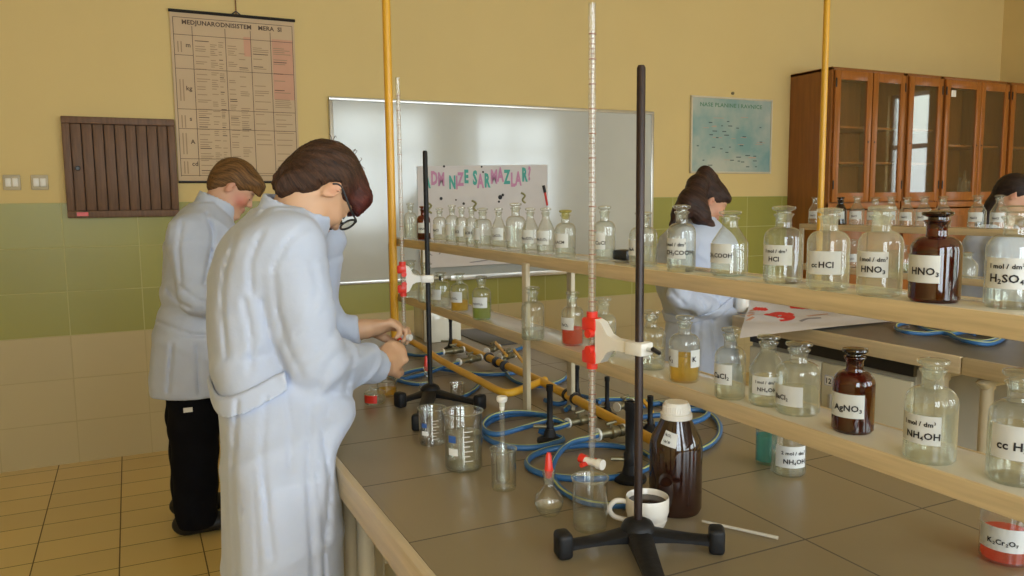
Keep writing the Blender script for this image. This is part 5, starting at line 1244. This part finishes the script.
# glasses
m = MB(); gw = lambda *p: tuple(H1.wld(p))
for sg in (-1, 1):
    ring = [gw(.106, sg * .034 + .027 * math.cos(a) * (1 if abs(math.cos(a)) < .8 else .97), -.012 + .020 * math.sin(a)) for a in np.linspace(0, 2 * PI, 21)[:-1]]
    m.tube(ring, .0026, M_blk, 8, closed=True); m.tube([gw(.105, sg * .061, -.004), gw(.098, sg * .070, -.002), gw(.06, sg * .078, 0), (gw(.0, sg * .080, .014)), gw(-.02, sg * .079, .0)], .0024, M_blk, 8, smooth=4)
m.tube([gw(.107, -.009, -.006), gw(.109, 0, -.003), gw(.107, .009, -.006)], .0022, M_blk, 8); g_ = m.build('glasses', t)
m = MB()
for sg in (-1, 1): m.add([gw(.1055, sg * .034 + .0265 * math.cos(a), -.012 + .0195 * math.sin(a)) for a in np.linspace(0, 2 * PI, 17)[:-1]], [tuple(range(16))], G_haze)
m.build('lens', g_)

# ---------------------------------------------------------------- second student, by the wall
Y1 = 3.72
t = new_empty('person', (.22, Y1, 0)); tag(t, 'person with short light-brown hair, flushed cheeks, white lab coat and black trousers, standing behind', 'person')
tl = math.radians(33); HR2 = rotm((math.cos(tl) * .97, -.14, -math.sin(tl)), (math.sin(tl), 0, math.cos(tl)))
H2 = Head((0, 0, 0), HR2, 1.0); H2.c = AT(230.5, 187, Y1 - .077) - np.array([-.008, -.077, -.008]) @ HR2
nk0 = H2.wld((-.025, 0, -.05)); nq = AT(213, 208, Y1); nkb = np.array([nq[0], Y1, nq[2] - .02])
s2R = AT(186, 236, Y1 - .19); s2L = np.array([s2R[0] + .08, Y1 + .19, s2R[2]]); e2R = AT(196, 298, Y1 - .24); w2R = AT(245, 312, Y1 - .10); e2L = np.array([e2R[0] + .10, Y1 + .22, e2R[2]]); w2L = np.array([w2R[0] + .05, Y1 + .10, w2R[2]])
def body2(P):
    d = H2.skull(P); d = smin(d, rc(P, nk0, nkb, .058, .064), .03); ch = np.array([nkb[0] - .06, Y1, 1.22]); hp = np.array([.20, Y1, .90])
    d = smin(d, rc(P, nkb + np.array([-.02, 0, -.06]), ch, .075, .085), .05); d = smin(d, rc(P, ch, hp, .085, .08), .05)
    for sh, e_, w_ in ((s2R, e2R, w2R), (s2L, e2L, w2L)): d = smin(d, rc(P, sh, e_, .045, .04), .03); d = smin(d, rc(P, e_, w_, .04, .028), .02)
    for sg in (-1, 1): d = smin(d, chain(P, [(.20, Y1 + sg * .08, .88), (.19, Y1 + sg * .10, .48), (.18, Y1 + sg * .11, .08)], [.06, .055, .04], .03), .04)
    for w_, sd in ((w2R, 1), (w2L, -1)): d = smin(d, hand(P, w_ + np.array([.01, 0, 0]), (.95, .1 * sd, -.2), (.1, 0, .95), sd, 1.0, curl=(.6, .8, .6)), .01)
    return d
sdf_mesh('body', body2, (-.08, 3.38, 0), (.80, 4.12, 1.74), .006, M_skin, t, color=lambda P: H2.tone(P, (.64, .38, .26), .95, .3))
H2.eyes(t)
def tr2(P):
    d = None
    for sg in (-1, 1):
        e_ = chain(P, [(.205, Y1 + sg * .10, .86), (.205, Y1 + sg * .11, .48), (.190, Y1 + sg * .12, .07)], [.115, .102, .088], .03); d = e_ if d is None else smin(d, e_, .02)
    return np.maximum(smax(d - .003 * np.sin(P[:, 2] * 40 + P[:, 0] * 20), .035 - P[:, 2], .01), P[:, 2] - .72)
o = sdf_mesh('trousers', tr2, (.02, 3.45, .02), (.42, 4.0, 1.0), .009, M_trs, t)
q = AT(188, 410, Y1 - .215)
MB().box(q[0] - .018, q[0] + .018, q[1] - .0, q[1] + .002, q[2] - .010, q[2] + .010, M_wht).build('trouser_tag', t)
for sg in (-1, 1):
    def sh(P, sg=sg): return smax(smin(el(P, (.165, Y1 + sg * .12, .05), (.075, .05, .055)), el(P, (.275, Y1 + sg * .125, .04), (.10, .048, .04)), .03), .002 - P[:, 2], .004)
    s0 = sdf_mesh('shoe', sh, (.05, Y1 + sg * .12 - .08, -.01), (.42, Y1 + sg * .12 + .08, .12), .007, M_shoe, t)
    m = MB()
    for k in range(3): m.tube([(.24 + k * .022, Y1 + sg * .125 - .030, .070 - k * .004), (.25 + k * .022, Y1 + sg * .125, .084 - k * .005), (.26 + k * .022, Y1 + sg * .125 + .030, .070 - k * .004)], .003, M_wht, 6, smooth=3)
    m.build('laces', s0)
tp2 = [(203, 192, 216, .10), (212, 178, 226, .18), (226, 168, 236, .205), (250, 163, 244, .21), (290, 161, 246, .205), (315, 157, 242, .20), (340, 152, 240, .215), (370, 149, 240, .225), (397, 148, 240, .235)]
tab2 = []
for (yy, xb, xf, hw) in tp2: p = AT(xb, yy, Y1); q = AT(xf, yy, Y1); tab2.append((AT((xb + xf) / 2, yy, Y1 - .17)[2], p[0], q[0], hw))
def fold2(P, th, z):
    lowr = np.clip((1.0 - z) / .4, 0, 1); return -lowr * .008 * cr(th * 4 + z * 2, .9) - .007 * cr(z * 30 + P[:, 0] * 18 + 1.2 * np.sin(P[:, 1] * 9), .6) * (1 - .6 * lowr) + .010 * np.exp(-((z - 1.0) / .02) ** 2)
CR2 = [[(181, 287), (198, 300), (214, 304)], [(168, 290), (178, 302), (190, 308)], [(155, 321), (170, 327), (192, 335), (214, 336)], [(166, 226), (161, 245), (163, 266)], [(207, 214), (213, 232), (212, 250)], [(211, 250), (204, 285)], [(172, 345), (168, 392)], [(197, 345), (199, 394)], [(182, 222), (178, 250), (181, 280)]]
def coat2b(P):
    d = prof(P, tab2, yc=Y1, folds=fold2); d = smin(d, rc(P, s2R + np.array([.02, .03, 0]), s2L + np.array([0, -.03, 0]), .07, .07), .07)
    d = smin(d, sleeve(P, s2R, e2R, w2R, (.080, .066, .046), .012, 1), .035); return smin(d, sleeve(P, s2L, e2L, w2L, (.080, .066, .046), .012, 3), .035)
def coat2(P):
    d = coat2b(P); nx = rotm(nkb - nk0, (0, 1, 0)); q = (P - (nk0 * .45 + nkb * .55)) @ nx.T
    d = d + crease(P, CR2, .009, 1.7, Y1)
    col = np.abs(np.hypot(q[:, 1] / 1.05, q[:, 2]) - .080) - .006; col = np.maximum(col, np.abs(q[:, 0] - .01) - .034)
    d = smin(d, col, .01); return np.maximum(d, -rc(P, nk0, nkb, .066, .070))
sdf_mesh('lab_coat', coat2, (-.08, 3.36, .55), (.78, 4.14, 1.58), .008, M_coat, t)
HC2 = H2.c
def hair2(P):
    q = H2.loc(P); d = el(q, (-.012, 0, .040), (.104, .085, .094)); d = smin(d, el(q, (.060, 0, .066), (.056, .064, .036)), .03)
    d = smin(d, rc(q, (.085, .02, .062), (.108, .014, .030), .024, .010), .02); d = smin(d, rc(q, (.085, -.035, .062), (.106, -.035, .026), .024, .010), .02)
    d = smin(d, el(q, (-.070, 0, -.010), (.040, .062, .060)), .03); d = smax(d, -el(q, (.085, 0, -.045), (.082, .110, .074)), .012)
    d = smax(d, -el(q, (.002, -.085, -.020), (.034, .030, .034)), .008); d = smax(d, -el(q, (-.0, 0, -.13), (.14, .12, .075)), .01)
    return d * H2.s - strands(P, HC2, HR2, amp=.0022)
sdf_mesh('hair', hair2, HC2 - .2, HC2 + .2, .005, M_hair, t, flow=(HC2, HR2), color=hair_tone(HC2, HR2, (.070, .034, .012), (.20, .10, .035)), smooth=0)

# ---------------------------------------------------------------- ponytailed girl at the end of the second bench
Y2 = 2.98; XG = float(at(698, 320, 1, 2.98)[0])
t = new_empty('person', (XG, Y2, 0)); tag(t, 'person with long dark ponytail in belted white lab coat at the second bench', 'person')
tl = math.radians(30); HR3 = rotm((.87 * math.cos(tl), -.48 * math.cos(tl), -math.sin(tl)), (.92 * math.sin(tl), -.38 * math.sin(tl), math.cos(tl)))
H3 = Head((0, 0, 0), HR3, .86); H3.c = AT(711, 201.5, Y2 - .05) - (np.array([-.008, -.077, -.008]) * .86) @ HR3
n30 = H3.wld((-.025, 0, -.05)); nq = AT(700, 226, Y2); n3b = np.array([nq[0], Y2, nq[2] - .02])
s3R = AT(684, 240, Y2 - .16); s3L = AT(712, 240, Y2 + .16); e3R = AT(676, 300, Y2 - .22); w3R = AT(716, 318, Y2 - .20); e3L = AT(728, 292, Y2 + .20); w3L = AT(744, 322, Y2 + .05)
e3R = AT(680, 296, Y2 - .20); w3R = AT(735, 318, Y2 - .08)
def body3(P):
    d = H3.skull(P); d = smin(d, rc(P, n30, n3b, .046, .050), .025); ch = np.array([n3b[0] - .03, Y2, 1.18]); hp = np.array([XG, Y2, .88])
    d = smin(d, rc(P, n3b + np.array([-.01, 0, -.05]), ch, .055, .06), .05); d = smin(d, rc(P, ch, hp, .06, .06), .05)
    for sh, e_, w_ in ((s3R, e3R, w3R), (s3L, e3L, w3L)): d = smin(d, rc(P, sh, e_, .036, .03), .03); d = smin(d, rc(P, e_, w_, .03, .023), .02)
    for sg in (-1, 1): d = smin(d, chain(P, [(XG, Y2 + sg * .06, .86), (XG - .01, Y2 + sg * .09, .46), (XG - .03, Y2 + sg * .09, .07)], [.05, .045, .035], .03), .04)
    for w_, sd in ((w3R, 1), (w3L, -1)): d = smin(d, hand(P, w_ + np.array([.01, 0, 0]), (.95, .1 * sd, -.15), (.1, 0, .95), sd, .9, curl=(.5, .7, .5)), .01)
    return d
sdf_mesh('body', body3, (2.0, 2.6, 0), (2.95, 3.4, 1.66), .006, M_skin, t, color=lambda P: H3.tone(P, (.58, .31, .19), .25, .2))
H3.eyes(t)
def tr3(P):
    d = None
    for sg in (-1, 1):
        e_ = chain(P, [(XG, Y2 + sg * .08, .84), (XG - .01, Y2 + sg * .09, .46), (XG - .03, Y2 + sg * .09, .07)], [.095, .075, .06], .03); d = e_ if d is None else smin(d, e_, .02)
    return np.maximum(smax(d, .035 - P[:, 2], .01), P[:, 2] - .55)
sdf_mesh('trousers', tr3, (2.1, 2.75, .02), (2.75, 3.2, .95), .010, mat('dark_jeans', (.02, .03, .06), .8), t)
for sg in (-1, 1):
    def sh(P, sg=sg): return smax(smin(el(P, (XG - .05, Y2 + sg * .09, .045), (.07, .042, .048)), el(P, (XG + .05, Y2 + sg * .095, .035), (.09, .04, .034)), .03), .002 - P[:, 2], .004)
    sdf_mesh('shoe', sh, (XG - .15, Y2 + sg * .09 - .07, -.01), (XG + .17, Y2 + sg * .09 + .07, .11), .008, M_shoe, t)
tp3 = [(220, 686, 708, .09), (230, 672, 722, .15), (245, 664, 730, .17), (270, 660, 731, .165), (290, 662, 728, .155), (306, 670, 722, .14), (318, 674, 722, .145), (345, 670, 727, .17), (380, 668, 730, .19), (420, 667, 732, .20)]
tab3 = []
for (yy, xb, xf, hw) in tp3: p = AT(xb, yy, Y2); q = AT(xf, yy, Y2); tab3.append(((p[2] + q[2]) / 2, p[0], q[0], hw))
def fold3(P, th, z):
    lowr = np.clip((.98 - z) / .4, 0, 1); return -lowr * .010 * cr(th * 5 + z * 2, .8) - .006 * cr(z * 36 + P[:, 0] * 26 + 1.2 * np.sin(P[:, 1] * 12), .6) * (1 - lowr)
def coat3b(P):
    d = prof(P, tab3, yc=Y2, folds=fold3); d = smin(d, rc(P, s3R, s3L, .052, .052), .06)
    d = smin(d, sleeve(P, s3R, e3R, w3R, (.058, .050, .038), .012, 1), .03); return smin(d, sleeve(P, s3L, e3L, w3L, (.058, .050, .038), .012, 3), .03)
def coat3(P):
    d = coat3b(P); nx = rotm(n3b - n30, (0, 1, 0)); q = (P - (n30 * .40 + n3b * .60)) @ nx.T
    d = d + crease(P, [[(658, 289), (664, 306), (674, 316)], [(716, 297), (724, 311)], [(700, 318), (697, 368)], [(682, 298), (690, 290)], [(712, 316), (716, 360)], [(672, 292), (684, 304)], [(696, 296), (704, 306)]], .009, 1.6, Y2)
    col = np.abs(np.hypot(q[:, 1] / 1.05, q[:, 2]) - .066) - .006; col = np.maximum(col, np.abs(q[:, 0] - .01) - .026)
    d = smin(d, col, .01); return np.maximum(d, -rc(P, n30, n3b, .053, .056))
sdf_mesh('lab_coat', coat3, (2.0, 2.6, .5), (2.85, 3.38, 1.5), .008, M_coat, t)
def belt3(P):
    d = np.abs(coat3b(P) - .004) - .005; zc = tab3[6][0] + .012 + (P[:, 0] - tab3[6][1]) * .33; return np.maximum(np.maximum(d, np.abs(P[:, 2] - zc) - .022), P[:, 0] - (XG + .10))
sdf_mesh('half_belt', belt3, (2.0, 2.7, .85), (2.65, 3.25, 1.2), .006, M_coat, t)
HC3 = H3.c
pt = [AT(712, 177, Y2), AT(705, 174, Y2), AT(697, 185, Y2 - .03), AT(689, 200, Y2 - .06), AT(681, 213, Y2 - .08), AT(671, 225, Y2 - .09)]
pf = [AT(700, 200, Y2 - .07), AT(703, 215, Y2 - .10), AT(709, 226, Y2 - .10), AT(716, 231, Y2 - .10)]
def hair3(P):
    q = H3.loc(P); d = el(q, (-.012, 0, .034), (.098, .079, .089)); d = smin(d, el(q, (.052, 0, .056), (.048, .058, .034)), .02)
    d = smin(d, el(q, (-.065, 0, -.005), (.036, .055, .050)), .02); d = smax(d, -el(q, (.092, 0, -.042), (.078, .110, .080)), .012)
    d = smax(d, -el(q, (.002, -.085, -.020), (.026, .028, .032)), .008); d = smax(d, -el(q, (0, 0, -.13), (.14, .12, .075)), .01)
    d = d * H3.s; d = smin(d, chain(P, pt, [.022, .030, .036, .042, .036, .010], .04), .045)
    d = smin(d, chain(P, pf, [.030, .032, .024, .008], .02), .02); d = smin(d, chain(P, [pt[2], AT(696, 205, Y2 - .08), AT(698, 218, Y2 - .09)], [.036, .040, .03], .02), .03)
    return d - strands(P, HC3, HR3, amp=.0024)
sdf_mesh('hair', hair3, (HC3[0] - .34, HC3[1] - .26, HC3[2] - .24), HC3 + .22, .005, M_hair, t, flow=(HC3, HR3), color=hair_tone(HC3, HR3, (.016, .007, .005), (.050, .022, .014)), smooth=0)

# ---------------------------------------------------------------- dark-haired girl at the right edge, beyond the second rack
XH = 3.72; c0 = at(1012, 193, 0, XH); YH = c0[1]
t = new_empty('person', (XH, YH, 0)); tag(t, 'person with dark tied-back hair in a white coat beyond the second rack', 'person')
HR4 = rotm((.55, -.78, -.28), (.12, -.15, 1)); H4 = Head(c0, HR4, .80); H4.c = at(1015, 195, 0, XH)
n40 = H4.wld((-.02, 0, -.05)); n4b = np.array([XH - .0, YH + .05, 1.26])
S4 = (np.array([XH - .13, YH - .06 + .03, 1.20]), np.array([XH + .14, YH + .12, 1.20]))
E4 = (S4[0] + np.array([-.03, -.05, -.25]), S4[1] + np.array([.03, -.03, -.25])); W4 = (E4[0] + np.array([.08, -.20, .02]), E4[1] + np.array([.02, -.22, .02]))
def body4(P):
    d = H4.skull(P); d = smin(d, rc(P, n40, n4b, .046, .050), .025); hp = np.array([XH, YH + .08, .88])
    d = smin(d, rc(P, n4b - np.array([0, 0, .05]), (XH, YH + .07, 1.1), .055, .06), .05); d = smin(d, rc(P, (XH, YH + .07, 1.1), hp, .06, .07), .05)
    for k in (0, 1): d = smin(d, rc(P, S4[k], E4[k], .036, .03), .03); d = smin(d, rc(P, E4[k], W4[k], .03, .023), .02)
    for sg in (-1, 1): d = smin(d, chain(P, [(XH + sg * .06, YH + .08, .86), (XH + sg * .09, YH + .07, .46), (XH + sg * .09, YH + .10, .07)], [.05, .045, .035], .03), .04)
    for k in (0, 1): d = smin(d, hand(P, W4[k] + np.array([0, -.01, 0]), (.1, -.95, -.15), (0, .1, .95), 1 if k else -1, .9, curl=(.5, .7, .5)), .01)
    return d
sdf_mesh('body', body4, (3.38, YH - .5, 0), (4.1, YH + .35, 1.62), .008, M_skin, t, color=lambda P: H4.tone(P, (.60, .34, .22), .2, .2))
H4.eyes(t)
def tr4(P):
    d = None
    for sg in (-1, 1):
        e_ = chain(P, [(XH + sg * .08, YH + .08, .84), (XH + sg * .09, YH + .07, .46), (XH + sg * .09, YH + .10, .07)], [.095, .075, .06], .03); d = e_ if d is None else smin(d, e_, .02)
    return np.maximum(smax(d, .035 - P[:, 2], .01), P[:, 2] - .66)
sdf_mesh('trousers', tr4, (3.5, YH - .1, .02), (3.95, YH + .25, .95), .012, M_trs, t)
for sg in (-1, 1):
    def sh(P, sg=sg): return smax(smin(el(P, (XH + sg * .09, YH + .12, .045), (.042, .07, .048)), el(P, (XH + sg * .09, YH + .02, .035), (.04, .09, .034)), .03), .002 - P[:, 2], .004)
    sdf_mesh('shoe', sh, (XH + sg * .09 - .07, YH - .09, -.01), (XH + sg * .09 + .07, YH + .21, .11), .009, M_shoe, t)
tab4 = [(1.30, XH - .09, XH + .09, .07), (1.22, XH - .17, XH + .17, .10), (1.0, XH - .16, XH + .16, .12), (.85, XH - .18, XH + .18, .14), (.62, XH - .20, XH + .20, .17)]
def coat4(P):
    d = prof(P, tab4, yc=YH + .07, folds=lambda P, th, z: -.006 * np.sin(th * 7 + z * 3) * np.clip((1 - z) / .3, 0, 1) - .004 * np.sin(z * 40 + P[:, 0] * 20))
    for k in (0, 1): d = smin(d, sleeve(P, S4[k], E4[k], W4[k], (.058, .050, .038), .012, k), .03)
    return np.maximum(d, -rc(P, n40, n4b, .054, .056))
sdf_mesh('lab_coat', coat4, (3.36, YH - .45, .6), (4.1, YH + .35, 1.4), .010, M_coat, t)
def hair4(P):
    q = H4.loc(P); d = el(q, (-.012, 0, .036), (.100, .081, .090)); d = smin(d, el(q, (-.07, 0, .0), (.040, .058, .06)), .02); d = smax(d, -el(q, (.092, 0, -.038), (.078, .110, .080)), .012)
    d = smax(d, -el(q, (0, 0, -.13), (.14, .12, .075)), .01); d = d * H4.s; d = smin(d, chain(P, [H4.wld((-.07, .01, .0)), H4.wld((-.08, .02, -.08)), H4.wld((-.09, .03, -.20)), H4.wld((-.10, .04, -.34))], [.035, .035, .035, .020], .02), .02)
    return d - strands(P, H4.c, HR4, amp=.0022)
sdf_mesh('hair', hair4, H4.c - .36, H4.c + .26, .006, M_hair, t, flow=(H4.c, HR4), color=hair_tone(H4.c, HR4, (.010, .006, .005), (.028, .014, .010)), smooth=0)
